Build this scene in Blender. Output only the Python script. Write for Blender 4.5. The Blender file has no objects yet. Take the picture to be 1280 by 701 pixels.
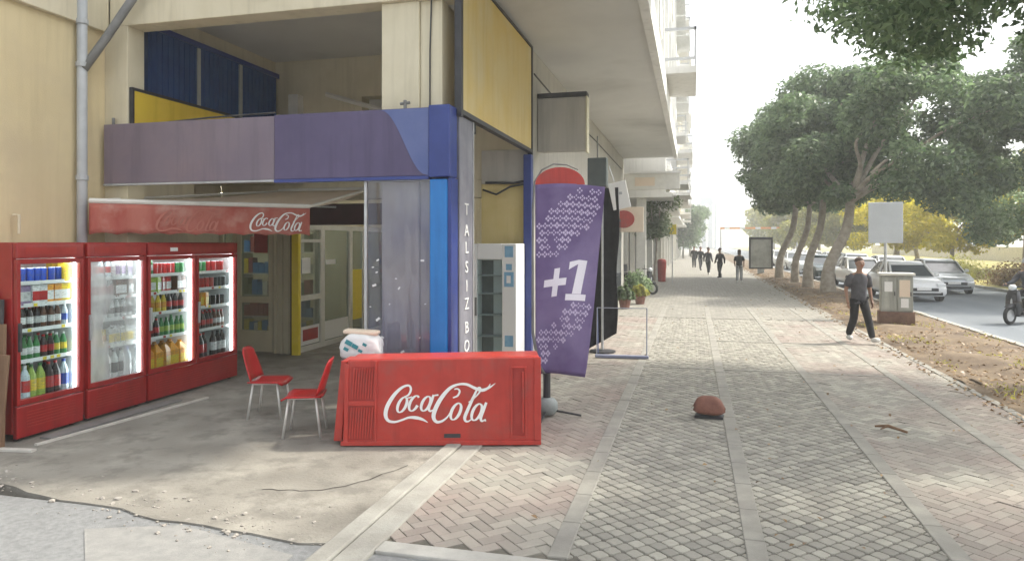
import bpy, bmesh, math, random
import numpy as np
from mathutils import Vector, Matrix

R = math.radians
SC = bpy.context.scene
COL = SC.collection
random.seed(7)
RNG = np.random.default_rng(7)

# ------------------------------------------------------------------ camera
YAW = 14.47
cam_data = bpy.data.cameras.new('camera')
cam = bpy.data.objects.new('camera', cam_data)
COL.objects.link(cam)
cam.location = (0, 0, 2.1)
cam.rotation_euler = (R(90), 0, R(YAW))
cam_data.sensor_width = 36
cam_data.lens = 876 / 1280 * 36
cam_data.shift_y = -47.5 / 1280
cam_data.clip_start = 0.05
cam_data.clip_end = 3000
SC.camera = cam

# ------------------------------------------------------------------ sky and sun
SUN_EL, SUN_AZ = 50.0, 58.0          # azimuth measured clockwise from +Y (street direction)
world = bpy.data.worlds.new('World')
SC.world = world
world.use_nodes = True
wn, wl = world.node_tree.nodes, world.node_tree.links
wn.clear()
sky = wn.new('ShaderNodeTexSky')
sky.sky_type = 'NISHITA'
sky.sun_disc = False
sky.sun_elevation = R(SUN_EL)
sky.sun_rotation = R(SUN_AZ)
sky.air_density = 1.0
sky.dust_density = 4.0
sky.ozone_density = 1.0
hs = wn.new('ShaderNodeHueSaturation')
hs.inputs['Saturation'].default_value = 0.22
bg = wn.new('ShaderNodeBackground')
bg.inputs['Strength'].default_value = 0.15
wo = wn.new('ShaderNodeOutputWorld')
wl.new(sky.outputs[0], hs.inputs['Color'])
wl.new(hs.outputs[0], bg.inputs['Color'])
wl.new(bg.outputs[0], wo.inputs['Surface'])

sun_data = bpy.data.lights.new('sun', 'SUN')
sun_data.energy = 2.0
sun_data.angle = R(4)
sun_data.color = (1.0, 0.93, 0.80)
sun = bpy.data.objects.new('sun', sun_data)
COL.objects.link(sun)
sd = Vector((math.sin(R(SUN_AZ)) * math.cos(R(SUN_EL)), math.cos(R(SUN_AZ)) * math.cos(R(SUN_EL)), math.sin(R(SUN_EL))))
sun.rotation_euler = sd.to_track_quat('Z', 'Y').to_euler()
sun.location = (20, -20, 40)

SC.view_settings.view_transform = 'Standard'
SC.view_settings.look = 'None'
SC.view_settings.exposure = 1.38
SC.view_settings.gamma = 1
SC.view_settings.use_curve_mapping = False
SC.cycles.use_denoising = True
SC.cycles.max_bounces = 8
SC.cycles.transparent_max_bounces = 16
SC.cycles.volume_bounces = 1

# ------------------------------------------------------------------ mesh helpers
class MB:
    def __init__(s):
        s.v = []; s.f = []; s.m = []; s.cur = 0
    def add(s, vs, fs):
        b = len(s.v)
        s.v.extend([tuple(v) for v in vs])
        for f in fs:
            s.f.append(tuple(i + b for i in f)); s.m.append(s.cur)
        return s
    def box(s, x0, x1, y0, y1, z0, z1):
        vs = [(x0,y0,z0),(x1,y0,z0),(x1,y1,z0),(x0,y1,z0),(x0,y0,z1),(x1,y0,z1),(x1,y1,z1),(x0,y1,z1)]
        fs = [(0,3,2,1),(4,5,6,7),(0,1,5,4),(1,2,6,5),(2,3,7,6),(3,0,4,7)]
        return s.add(vs, fs)
    def obox(s, c, size, rot=(0,0,0)):
        from mathutils import Euler
        m = Euler(rot).to_matrix()
        hx, hy, hz = size[0]/2, size[1]/2, size[2]/2
        vs = []
        for z in (-hz, hz):
            for x, y in ((-hx,-hy),(hx,-hy),(hx,hy),(-hx,hy)):
                vs.append(Vector(c) + m @ Vector((x,y,z)))
        fs = [(0,3,2,1),(4,5,6,7),(0,1,5,4),(1,2,6,5),(2,3,7,6),(3,0,4,7)]
        return s.add(vs, fs)
    def tube(s, pts, rad, n=8, cap=True):
        pts = [Vector(p) for p in pts]
        if not hasattr(rad, '__len__'): rad = [rad]*len(pts)
        rings = []
        up = None
        for i, p in enumerate(pts):
            if i == 0: t = pts[1]-pts[0]
            elif i == len(pts)-1: t = pts[-1]-pts[-2]
            else: t = pts[i+1]-pts[i-1]
            t.normalize()
            if up is None:
                a = Vector((0,0,1)) if abs(t.z) < 0.9 else Vector((1,0,0))
                up = t.cross(a).normalized()
            else:
                up = (up - t*up.dot(t)).normalized()
            w = t.cross(up)
            rings.append([p + (up*math.cos(2*math.pi*k/n) + w*math.sin(2*math.pi*k/n))*rad[i] for k in range(n)])
        return s.loft(rings, cap)
    def loft(s, rings, cap=True):
        n = len(rings[0]); vs = [v for r in rings for v in r]; fs = []
        for i in range(len(rings)-1):
            for k in range(n):
                a = i*n+k; b = i*n+(k+1) % n
                fs.append((a, b, b+n, a+n))
        if cap:
            fs.append(tuple(range(n))[::-1]); fs.append(tuple((len(rings)-1)*n+k for k in range(n)))
        return s.add(vs, fs)
    def lathe(s, prof, c=(0,0,0), n=12, cap=True):
        rings = [[(c[0]+r*math.cos(2*math.pi*k/n), c[1]+r*math.sin(2*math.pi*k/n), c[2]+z) for k in range(n)] for r, z in prof]
        return s.loft(rings, cap)
    def prism(s, poly, plane, a, b):
        def P(u, v, w):
            return {'xy': (u,v,w), 'xz': (u,w,v), 'yz': (w,u,v)}[plane]
        n = len(poly)
        vs = [P(u,v,a) for u,v in poly] + [P(u,v,b) for u,v in poly]
        fs = [tuple(range(n))[::-1], tuple(range(n,2*n))] + [(k,(k+1)%n,(k+1)%n+n,k+n) for k in range(n)]
        return s.add(vs, fs)
    def grid(s, fn, nu, nv):
        vs = [fn(i/nu, j/nv) for j in range(nv+1) for i in range(nu+1)]
        fs = [(j*(nu+1)+i, j*(nu+1)+i+1, (j+1)*(nu+1)+i+1, (j+1)*(nu+1)+i) for j in range(nv) for i in range(nu)]
        return s.add(vs, fs)
    def mesh(s, name, mats):
        me = bpy.data.meshes.new(name)
        me.from_pydata(s.v, [], s.f)
        if not isinstance(mats, (list, tuple)): mats = [mats]
        for m in mats: me.materials.append(m)
        if len(mats) > 1: me.polygons.foreach_set('material_index', s.m)
        bm = bmesh.new(); bm.from_mesh(me); bmesh.ops.recalc_face_normals(bm, faces=bm.faces[:]); bm.to_mesh(me); bm.free()
        me.update()
        return me
    def build(s, name, mats, parent=None, smooth=False, bevel=0, world=False, solid=0, subsurf=0):
        if world and parent is not None:
            l = parent.location
            s.v = [(v[0]-l[0], v[1]-l[1], v[2]-l[2]) for v in s.v]
        me = s.mesh(name, mats)
        o = bpy.data.objects.new(name, me)
        COL.objects.link(o)
        if parent is not None: o.parent = parent
        if smooth:
            me.polygons.foreach_set('use_smooth', [True]*len(me.polygons))
        if solid:
            md = o.modifiers.new('solid', 'SOLIDIFY'); md.thickness = solid
        if subsurf:
            md = o.modifiers.new('sub', 'SUBSURF'); md.levels = subsurf; md.render_levels = subsurf
        if bevel:
            md = o.modifiers.new('bevel', 'BEVEL'); md.width = bevel; md.segments = 2; md.limit_method = 'ANGLE'; md.angle_limit = R(40)
        return o

def tag(o, label=None, cat=None, group=None, kind=None):
    if label: o['label'] = label
    if cat: o['category'] = cat
    if group: o['group'] = group
    if kind: o['kind'] = kind
    return o
def thing(name, label, cat, loc=(0,0,0), rz=0, group=None):
    o = bpy.data.objects.new(name, None)
    o.empty_display_size = 0.2
    COL.objects.link(o)
    o.location = loc; o.rotation_euler = (0,0,rz)
    return tag(o, label, cat, group)
def dup(root, loc, rz=0, label=None, group=None, scale=None):
    r = root.copy(); COL.objects.link(r); r.location = loc; r.rotation_euler = (0,0,rz)
    if label: r['label'] = label
    if group: r['group'] = group
    if scale: r.scale = scale if hasattr(scale,'__len__') else (scale,)*3
    for ch in list(root.children):
        c = ch.copy(); COL.objects.link(c); c.parent = r
        for g in list(ch.children):
            d = g.copy(); COL.objects.link(d); d.parent = c
    return r
def bx(name, mat, parent, x0,x1,y0,y1,z0,z1, bevel=0, world=True):
    return MB().box(x0,x1,y0,y1,z0,z1).build(name, mat, parent, bevel=bevel, world=world)

# ------------------------------------------------------------------ materials
def M(name, c1, c2=None, rough=0.6, scale=4, bump=0, bscale=60, metal=0, spec=0.5, streak=0, coat=0, lo=0.35, hi=0.65, stretch=(1,1,1), c3=None, s3=0.6, bdist=0.01):
    m = bpy.data.materials.new(name); m.use_nodes = True
    N, L = m.node_tree.nodes, m.node_tree.links
    p = N['Principled BSDF']
    p.inputs['Roughness'].default_value = rough
    p.inputs['Metallic'].default_value = metal
    p.inputs['Specular IOR Level'].default_value = spec
    p.inputs['Coat Weight'].default_value = coat
    p.inputs['Base Color'].default_value = (*c1, 1)
    geo = N.new('ShaderNodeNewGeometry')
    col = None
    def nz(sc, det=5, st=(1,1,1), rgh=0.6):
        mp = N.new('ShaderNodeMapping'); mp.inputs['Scale'].default_value = st
        L.new(geo.outputs['Position'], mp.inputs['Vector'])
        t = N.new('ShaderNodeTexNoise'); t.inputs['Scale'].default_value = sc; t.inputs['Detail'].default_value = det
        t.inputs['Roughness'].default_value = rgh
        L.new(mp.outputs[0], t.inputs['Vector'])
        return t.outputs['Fac']
    def mix(fac, a, b, lo_, hi_):
        mr = N.new('ShaderNodeMapRange'); mr.inputs[1].default_value = lo_; mr.inputs[2].default_value = hi_
        L.new(fac, mr.inputs[0])
        x = N.new('ShaderNodeMix'); x.data_type = 'RGBA'
        L.new(mr.outputs[0], x.inputs[0])
        if isinstance(a, tuple): x.inputs[6].default_value = (*a, 1)
        else: L.new(a, x.inputs[6])
        x.inputs[7].default_value = (*b, 1)
        return x.outputs[2]
    if c2 is not None:
        col = mix(nz(scale, st=stretch), c1, c2, lo, hi)
    if c3 is not None:
        col = mix(nz(s3, 6), col if col is not None else c1, c3, 0.5, 0.72)
    if streak:
        d = tuple(x*(1-streak) for x in c1)
        col = mix(nz(3.0, 6, (2.2, 2.2, 0.16)), col if col is not None else c1, d, 0.5, 0.75)
    if col is not None: L.new(col, p.inputs['Base Color'])
    if bump:
        b = N.new('ShaderNodeBump'); b.inputs['Strength'].default_value = bump; b.inputs['Distance'].default_value = bdist
        L.new(nz(bscale, 4), b.inputs['Height']); L.new(b.outputs[0], p.inputs['Normal'])
    return m

def glass_mat(name, tint=(0.9,0.95,0.95), refl=0.12, haze=0.0, hazecol=(0.6,0.62,0.65), nscale=3, patchy=0.0):
    m = bpy.data.materials.new(name); m.use_nodes = True
    N, L = m.node_tree.nodes, m.node_tree.links
    N.clear()
    out = N.new('ShaderNodeOutputMaterial')
    tr = N.new('ShaderNodeBsdfTransparent'); tr.inputs[0].default_value = (*tint,1)
    gl = N.new('ShaderNodeBsdfGlossy'); gl.inputs['Roughness'].default_value = 0.06
    mx = N.new('ShaderNodeMixShader')
    lw = N.new('ShaderNodeLayerWeight'); lw.inputs[0].default_value = 0.5
    fr = N.new('ShaderNodeMath'); fr.operation = 'POWER'; fr.inputs[1].default_value = 5.0; L.new(lw.outputs['Facing'], fr.inputs[0])
    ad = N.new('ShaderNodeMath'); ad.operation = 'ADD'; ad.inputs[1].default_value = refl; ad.use_clamp = True
    L.new(fr.outputs[0], ad.inputs[0]); L.new(ad.outputs[0], mx.inputs[0])
    L.new(tr.outputs[0], mx.inputs[1]); L.new(gl.outputs[0], mx.inputs[2])
    last = mx.outputs[0]
    if haze or patchy:
        df = N.new('ShaderNodeBsdfDiffuse'); df.inputs[0].default_value = (*hazecol,1)
        m2 = N.new('ShaderNodeMixShader')
        geo = N.new('ShaderNodeNewGeometry')
        mp = N.new('ShaderNodeMapping'); mp.inputs['Scale'].default_value = (1.5,1.5,0.5)
        t = N.new('ShaderNodeTexNoise'); t.inputs['Scale'].default_value = nscale; t.inputs['Detail'].default_value = 5
        L.new(geo.outputs['Position'], mp.inputs[0]); L.new(mp.outputs[0], t.inputs['Vector'])
        mr = N.new('ShaderNodeMapRange'); mr.inputs[1].default_value = 0.4; mr.inputs[2].default_value = 0.7
        mr.inputs[3].default_value = haze; mr.inputs[4].default_value = min(1, haze+patchy)
        L.new(t.outputs['Fac'], mr.inputs[0]); L.new(mr.outputs[0], m2.inputs[0])
        L.new(last, m2.inputs[1]); L.new(df.outputs[0], m2.inputs[2]); last = m2.outputs[0]
    L.new(last, out.inputs[0])
    return m

def emit(name, c, s):
    m = bpy.data.materials.new(name); m.use_nodes = True
    p = m.node_tree.nodes['Principled BSDF']
    p.inputs['Base Color'].default_value = (*c,1)
    p.inputs['Emission Color'].default_value = (*c,1)
    p.inputs['Emission Strength'].default_value = s
    return m

def leaf_mat(name, c1, c2, trans=0.35):
    m = bpy.data.materials.new(name); m.use_nodes = True
    N, L = m.node_tree.nodes, m.node_tree.links
    N.clear()
    out = N.new('ShaderNodeOutputMaterial')
    geo = N.new('ShaderNodeNewGeometry')
    x = N.new('ShaderNodeMix'); x.data_type = 'RGBA'
    x.inputs[6].default_value = (*c1,1); x.inputs[7].default_value = (*c2,1)
    L.new(geo.outputs['Random Per Island'], x.inputs[0])
    pb = N.new('ShaderNodeBsdfPrincipled'); pb.inputs['Roughness'].default_value = 0.45
    tl = N.new('ShaderNodeBsdfTranslucent')
    hsv = N.new('ShaderNodeHueSaturation'); hsv.inputs['Value'].default_value = 1.3; hsv.inputs['Saturation'].default_value = 1.1
    L.new(x.outputs[2], pb.inputs['Base Color']); L.new(x.outputs[2], hsv.inputs['Color']); L.new(hsv.outputs[0], tl.inputs[0])
    mx = N.new('ShaderNodeMixShader'); mx.inputs[0].default_value = trans
    L.new(pb.outputs[0], mx.inputs[1]); L.new(tl.outputs[0], mx.inputs[2]); L.new(mx.outputs[0], out.inputs[0])
    return m

def paver_mat():
    m = bpy.data.materials.new('paver'); m.use_nodes = True
    N, L = m.node_tree.nodes, m.node_tree.links
    p = N['Principled BSDF']; p.inputs['Roughness'].default_value = 0.8; p.inputs['Specular IOR Level'].default_value = 0.35
    geo = N.new('ShaderNodeNewGeometry'); oi = N.new('ShaderNodeObjectInfo')
    ad = N.new('ShaderNodeMath'); ad.operation = 'ADD'
    L.new(geo.outputs['Random Per Island'], ad.inputs[0]); L.new(oi.outputs['Random'], ad.inputs[1])
    fr = N.new('ShaderNodeMath'); fr.operation = 'FRACT'; L.new(ad.outputs[0], fr.inputs[0])
    # colour of the pavers: grey bed, rose bays laid at the edges
    sep = N.new('ShaderNodeSeparateXYZ'); L.new(geo.outputs['Position'], sep.inputs[0])
    n1 = N.new('ShaderNodeTexNoise'); n1.inputs['Scale'].default_value = 0.7; n1.inputs['Detail'].default_value = 4
    L.new(geo.outputs['Position'], n1.inputs['Vector'])
    def cmp(op, a, val):
        k = N.new('ShaderNodeMath'); k.operation = op; L.new(a, k.inputs[0]); k.inputs[1].default_value = val; return k.outputs[0]
    left = cmp('LESS_THAN', sep.outputs['X'], -0.88)
    right = cmp('GREATER_THAN', sep.outputs['X'], 1.72)
    s_ = N.new('ShaderNodeMath'); s_.operation = 'MAXIMUM'; L.new(left, s_.inputs[0]); L.new(right, s_.inputs[1])
    mr = N.new('ShaderNodeMapRange'); mr.inputs[1].default_value = 0.38; mr.inputs[2].default_value = 0.62
    L.new(n1.outputs['Fac'], mr.inputs[0])
    mu = N.new('ShaderNodeMath'); mu.operation = 'MULTIPLY'; L.new(s_.outputs[0], mu.inputs[0]); L.new(mr.outputs[0], mu.inputs[1])
    grey = N.new('ShaderNodeMix'); grey.data_type = 'RGBA'; grey.inputs[6].default_value = (0.24,0.23,0.20,1); grey.inputs[7].default_value = (0.39,0.375,0.32,1)
    rose = N.new('ShaderNodeMix'); rose.data_type = 'RGBA'; rose.inputs[6].default_value = (0.25,0.205,0.18,1); rose.inputs[7].default_value = (0.315,0.262,0.23,1)
    L.new(fr.outputs[0], grey.inputs[0]); L.new(fr.outputs[0], rose.inputs[0])
    mx = N.new('ShaderNodeMix'); mx.data_type = 'RGBA'; L.new(mu.outputs[0], mx.inputs[0]); L.new(grey.outputs[2], mx.inputs[6]); L.new(rose.outputs[2], mx.inputs[7])
    # dust and stains
    n2 = N.new('ShaderNodeTexNoise'); n2.inputs['Scale'].default_value = 2.3; n2.inputs['Detail'].default_value = 8; n2.inputs['Roughness'].default_value = 0.7
    L.new(geo.outputs['Position'], n2.inputs['Vector'])
    m2 = N.new('ShaderNodeMapRange'); m2.inputs[1].default_value = 0.45; m2.inputs[2].default_value = 0.7; m2.inputs[4].default_value = 0.55
    L.new(n2.outputs['Fac'], m2.inputs[0])
    dk = N.new('ShaderNodeMix'); dk.data_type = 'RGBA'; L.new(m2.outputs[0], dk.inputs[0]); L.new(mx.outputs[2], dk.inputs[6]); dk.inputs[7].default_value = (0.25,0.235,0.20,1)
    vo = N.new('ShaderNodeTexVoronoi'); vo.inputs['Scale'].default_value = 2.6; L.new(geo.outputs['Position'], vo.inputs['Vector'])
    v2 = N.new('ShaderNodeMapRange'); v2.inputs[1].default_value = 0.03; v2.inputs[2].default_value = 0.075; v2.inputs[3].default_value = 0.7; v2.inputs[4].default_value = 0.0
    L.new(vo.outputs['Distance'], v2.inputs[0])
    sp = N.new('ShaderNodeMix'); sp.data_type = 'RGBA'; L.new(v2.outputs[0], sp.inputs[0]); L.new(dk.outputs[2], sp.inputs[6]); sp.inputs[7].default_value = (0.12,0.11,0.10,1)
    L.new(sp.outputs[2], p.inputs['Base Color'])
    n3 = N.new('ShaderNodeTexNoise'); n3.inputs['Scale'].default_value = 70; n3.inputs['Detail'].default_value = 4
    L.new(geo.outputs['Position'], n3.inputs['Vector'])
    b = N.new('ShaderNodeBump'); b.inputs['Strength'].default_value = 0.5; b.inputs['Distance'].default_value = 0.01
    L.new(n3.outputs['Fac'], b.inputs['Height']); L.new(b.outputs[0], p.inputs['Normal'])
    return m

def far_paver_mat():
    m = bpy.data.materials.new('far_paving'); m.use_nodes = True
    N, L = m.node_tree.nodes, m.node_tree.links
    p = N['Principled BSDF']; p.inputs['Roughness'].default_value = 0.8
    geo = N.new('ShaderNodeNewGeometry')
    mp = N.new('ShaderNodeMapping'); mp.inputs['Rotation'].default_value = (0,0,R(45))
    L.new(geo.outputs['Position'], mp.inputs[0])
    br = N.new('ShaderNodeTexBrick')
    br.inputs['Color1'].default_value = (0.205,0.195,0.168,1); br.inputs['Color2'].default_value = (0.325,0.31,0.265,1); br.inputs['Mortar'].default_value = (0.13,0.12,0.10,1)  # tones lowered to carry the joint shading that modelled cobbles get
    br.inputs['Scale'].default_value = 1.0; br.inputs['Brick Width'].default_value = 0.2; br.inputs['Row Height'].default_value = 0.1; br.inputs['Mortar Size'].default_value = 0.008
    L.new(mp.outputs[0], br.inputs['Vector'])
    n2 = N.new('ShaderNodeTexNoise'); n2.inputs['Scale'].default_value = 1.2; n2.inputs['Detail'].default_value = 8; n2.inputs['Roughness'].default_value = 0.7
    L.new(geo.outputs['Position'], n2.inputs['Vector'])
    m2 = N.new('ShaderNodeMapRange'); m2.inputs[1].default_value = 0.45; m2.inputs[2].default_value = 0.7; m2.inputs[4].default_value = 0.5
    L.new(n2.outputs['Fac'], m2.inputs[0])
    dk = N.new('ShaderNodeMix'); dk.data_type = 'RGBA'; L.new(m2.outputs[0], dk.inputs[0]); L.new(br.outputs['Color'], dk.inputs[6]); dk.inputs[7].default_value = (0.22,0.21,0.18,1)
    L.new(dk.outputs[2], p.inputs['Base Color'])
    return m

MAT = dict(
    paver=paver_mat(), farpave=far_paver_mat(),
    joint=M('joint_sand', (0.10,0.092,0.075), (0.16,0.148,0.12), 0.95, 9),
    slab=M('strip_slab', (0.24,0.23,0.20), (0.32,0.307,0.268), 0.85, 3, bump=0.3, c3=(0.22,0.21,0.19), s3=2),
    concrete=M('apron_concrete', (0.195,0.183,0.158), (0.315,0.297,0.255), 0.9, 3.4, lo=0.38, hi=0.62, bump=0.9, bscale=30, c3=(0.15,0.138,0.118), s3=1.7),
    band=M('band_concrete', (0.28,0.27,0.24), (0.36,0.35,0.31), 0.9, 3, bump=0.5, bscale=40, c3=(0.24,0.225,0.19), s3=1.6),
    asphalt=M('asphalt', (0.185,0.19,0.19), (0.255,0.26,0.26), 0.9, 22, bump=0.6, bscale=160, c3=(0.19,0.19,0.19), s3=0.7),
    patch=M('concrete_patch', (0.225,0.225,0.215), (0.285,0.28,0.265), 0.9, 9, bump=0.3, bscale=60),
    road=M('road_asphalt', (0.125,0.145,0.165), (0.165,0.185,0.205), 0.75, 0.8, bump=0.3, bscale=120, stretch=(1,0.12,1)),
    soil=M('dry_soil', (0.125,0.088,0.055), (0.20,0.15,0.095), 0.95, 2.8, bump=0.9, bscale=18, c3=(0.075,0.05,0.033), s3=0.8),
    grass=M('dry_grass', (0.22,0.20,0.06), (0.34,0.29,0.08), 0.95, 0.7, bump=0.8, bscale=12),
    earth=M('far_ground', (0.20,0.19,0.15), (0.26,0.24,0.19), 0.95, 0.05),
    kerb=M('kerb_stone', (0.36,0.35,0.32), (0.46,0.45,0.41), 0.9, 4, bump=0.4, bscale=30, c3=(0.24,0.23,0.2), s3=2),
    stone=M('rubble', (0.26,0.24,0.21), (0.40,0.37,0.33), 0.95, 12, bump=0.5, bscale=60),
    crack=M('crack', (0.035,0.03,0.025), rough=1.0),
    cream=M('cream_render', (0.66,0.55,0.33), (0.70,0.595,0.37), 0.85, 1.0, bump=0.25, bscale=50, streak=0.10, c3=(0.60,0.50,0.32), s3=0.8),
    cream2=M('pale_render', (0.64,0.58,0.42), (0.70,0.64,0.48), 0.85, 2.0, bump=0.2, bscale=50, streak=0.12),
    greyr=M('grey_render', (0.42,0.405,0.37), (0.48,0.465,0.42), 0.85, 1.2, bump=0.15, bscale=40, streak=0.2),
    soffit=M('soffit_render', (0.58,0.58,0.56), (0.65,0.65,0.625), 0.85, 0.7, bump=0.1, bscale=30, c3=(0.42,0.42,0.40), s3=0.35),
    white=M('white_render', (0.72,0.72,0.70), (0.78,0.78,0.76), 0.8, 1.4, streak=0.15),
    offwhite=M('offwhite_paint', (0.66,0.65,0.60), (0.74,0.73,0.68), 0.5, 5),
    beige_al=M('beige_aluminium', (0.60,0.56,0.41), (0.66,0.62,0.46), 0.45, 3),
    yellow=M('yellow_panel', (0.60,0.44,0.13), (0.62,0.50,0.23), 0.5, 0.9, streak=0.12, c3=(0.58,0.50,0.30), s3=0.6),
    yellow2=M('yellow_board', (0.70,0.50,0.03), (0.74,0.54,0.06), 0.5, 2, streak=0.15),
    yellow3=M('yellow_paint', (0.78,0.62,0.02), (0.82,0.66,0.06), 0.45, 6),
    ywall=M('yellow_wall', (0.62,0.50,0.20), (0.68,0.56,0.26), 0.8, 2, streak=0.15),
    black=M('black_metal', (0.025,0.025,0.028), (0.04,0.04,0.045), 0.5, 8),
    dark=M('dark_plastic', (0.03,0.032,0.034), (0.06,0.06,0.062), 0.6, 6),
    purple=M('purple_vinyl', (0.075,0.058,0.135), (0.10,0.078,0.165), 0.38, 1.5, streak=0.12),
    purple_f=M('faded_purple_vinyl', (0.18,0.145,0.19), (0.22,0.18,0.215), 0.5, 1.2, streak=0.15, c3=(0.245,0.185,0.205), s3=0.7),
    navy=M('navy_vinyl', (0.02,0.04,0.20), (0.03,0.055,0.25), 0.3, 3),
    swoosh=M('blue_grey_vinyl', (0.085,0.12,0.30), (0.12,0.155,0.34), 0.38, 2),
    blue=M('bright_blue_metal', (0.012,0.17,0.52), (0.02,0.22,0.60), 0.35, 2, streak=0.15),
    blueshut=M('blue_shutter', (0.010,0.05,0.20), (0.018,0.075,0.26), 0.4, 4, streak=0.2),
    lilac=M('lilac_board', (0.17,0.17,0.21), (0.25,0.25,0.29), 0.4, 3, streak=0.3),
    red=M('fridge_red', (0.27,0.010,0.010), (0.33,0.014,0.013), 0.28, 4, coat=0.25, streak=0.25),
    red2=M('chest_red', (0.40,0.030,0.020), (0.47,0.040,0.027), 0.42, 5, coat=0.05, c3=(0.34,0.055,0.042), s3=4.5, streak=0.22, bump=0.08, bscale=9),
    red_d=M('dark_red', (0.30,0.02,0.015), (0.36,0.03,0.02), 0.5, 8),
    redch=M('chair_red', (0.42,0.012,0.014), (0.48,0.02,0.02), 0.4, 6),
    awnred=M('awning_red_cloth', (0.36,0.075,0.055), (0.44,0.15,0.115), 0.85, 2.4, c3=(0.50,0.27,0.22), s3=2.6, stretch=(1.6,1.6,0.4)),
    awncream=M('awning_cream_cloth', (0.72,0.60,0.47), (0.78,0.66,0.53), 0.9, 3),
    brown=M('brown_box', (0.045,0.018,0.018), (0.065,0.03,0.03), 0.6, 3),
    pipe=M('grey_pipe', (0.40,0.42,0.43), (0.48,0.50,0.51), 0.5, 4, streak=0.25),
    pipe_d=M('dark_pipe', (0.16,0.16,0.155), (0.22,0.22,0.21), 0.6, 4),
    steel=M('steel', (0.45,0.46,0.47), (0.55,0.56,0.57), 0.4, 8, metal=0.6),
    chrome=M('pale_steel_leg', (0.62,0.61,0.57), (0.70,0.69,0.65), 0.35, 8, metal=0.3),
    liner=M('white_liner', (0.80,0.81,0.80), rough=0.4),
    tube=emit('fluorescent_tube', (1.0,0.97,0.88), 22.0),
    led=emit('led_strip', (0.95,0.98,1.0), 5.0),
    glass=glass_mat('fridge_glass', refl=0.02),
    glassglare=glass_mat('glare_glass', refl=0.04, haze=0.12, hazecol=(0.85,0.87,0.86), patchy=0.4, nscale=2.2),  # pale patches paint reflected glare onto this pane
    shopglass=glass_mat('shop_glass', tint=(0.72,0.78,0.76), refl=0.10, haze=0.12, hazecol=(0.42,0.44,0.38)),
    vinyl=glass_mat('clear_vinyl', tint=(0.66,0.68,0.82), refl=0.12, haze=0.10, hazecol=(0.22,0.25,0.42), patchy=0.22, nscale=2.5),
    darkglass=M('dark_window', (0.05,0.06,0.07), (0.09,0.105,0.115), 0.12, 0.6, spec=0.7),
    wood=M('old_wood', (0.16,0.09,0.05), (0.24,0.15,0.09), 0.85, 6, stretch=(1,1,0.15), bump=0.3),
    wood_p=M('pale_wood', (0.45,0.43,0.39), (0.56,0.54,0.49), 0.8, 8),
    bark=M('ficus_bark', (0.27,0.235,0.19), (0.42,0.375,0.31), 0.9, 5, bump=0.7, bscale=20),
    leafA=leaf_mat('ficus_leaf', (0.06,0.105,0.05), (0.21,0.285,0.155), 0.5),
    leafB=leaf_mat('pale_leaf', (0.13,0.20,0.095), (0.34,0.43,0.25), 0.45),
    leafY=leaf_mat('yellow_leaf', (0.45,0.42,0.03), (0.72,0.64,0.09), 0.5),
    leafG=leaf_mat('yellow_green_leaf', (0.24,0.25,0.05), (0.44,0.42,0.11), 0.5),
    leafS=leaf_mat('shrub_leaf', (0.07,0.115,0.04), (0.15,0.20,0.09)),
    dryleaf=leaf_mat('dry_leaf', (0.15,0.08,0.03), (0.34,0.22,0.09), 0.1),
    skin=M('skin', (0.30,0.17,0.115), rough=0.55),
    hair=M('short_hair', (0.075,0.045,0.032), rough=0.8),
    cloth_dk=M('charcoal_cloth', (0.06,0.06,0.07), (0.10,0.098,0.11), 0.9, 9),
    cloth_bk=M('black_cloth', (0.014,0.014,0.016), (0.024,0.024,0.026), 0.9, 9),
    cloth_gr=M('grey_cloth', (0.30,0.31,0.32), (0.38,0.39,0.40), 0.9, 9),
    shoe=M('white_shoe', (0.72,0.72,0.70), rough=0.6),
    tyre=M('tyre', (0.018,0.018,0.019), rough=0.85),
    carwhite=M('white_car_paint', (0.76,0.77,0.78), rough=0.25, coat=0.6),
    carsilver=M('silver_car_paint', (0.52,0.54,0.56), rough=0.28, metal=0.3, coat=0.6),
    cardark=M('dark_green_car_paint', (0.02,0.05,0.052), rough=0.25, coat=0.6),
    lamp=M('headlight', (0.75,0.78,0.80), rough=0.15),
    tail=M('tail_light', (0.40,0.012,0.012), rough=0.2),
    orange=M('orange_paint', (0.75,0.30,0.06), (0.80,0.38,0.12), 0.5, 3),
    tower=M('tower_wall', (0.38,0.42,0.48), (0.44,0.48,0.54), 0.7, 0.2),
    sack=M('woven_sack', (0.70,0.72,0.72), (0.78,0.79,0.78), 0.8, 12),
    teal=M('teal_print', (0.04,0.26,0.30), rough=0.7),
    sticker=M('blue_sticker', (0.16,0.36,0.56), (0.25,0.46,0.62), 0.5, 9),
    flag=M('flag_purple', (0.125,0.085,0.205), (0.16,0.115,0.25), 0.75, 2.5, c3=(0.23,0.18,0.33), s3=1.0),
    flagw=M('flag_white_print', (0.80,0.77,0.84), rough=0.75),
    bagred=M('terracotta', (0.17,0.075,0.055), (0.26,0.12,0.085), 0.85, 7, bump=0.5, bscale=40),
    paper=M('paper_white', (0.80,0.80,0.79), rough=0.7),
    signback=M('sign_back_grey', (0.50,0.53,0.56), (0.56,0.59,0.62), 0.45, 2, metal=0.2),
    ballgrey=M('weight_grey', (0.20,0.225,0.22), (0.28,0.30,0.29), 0.7, 9),
)
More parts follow.
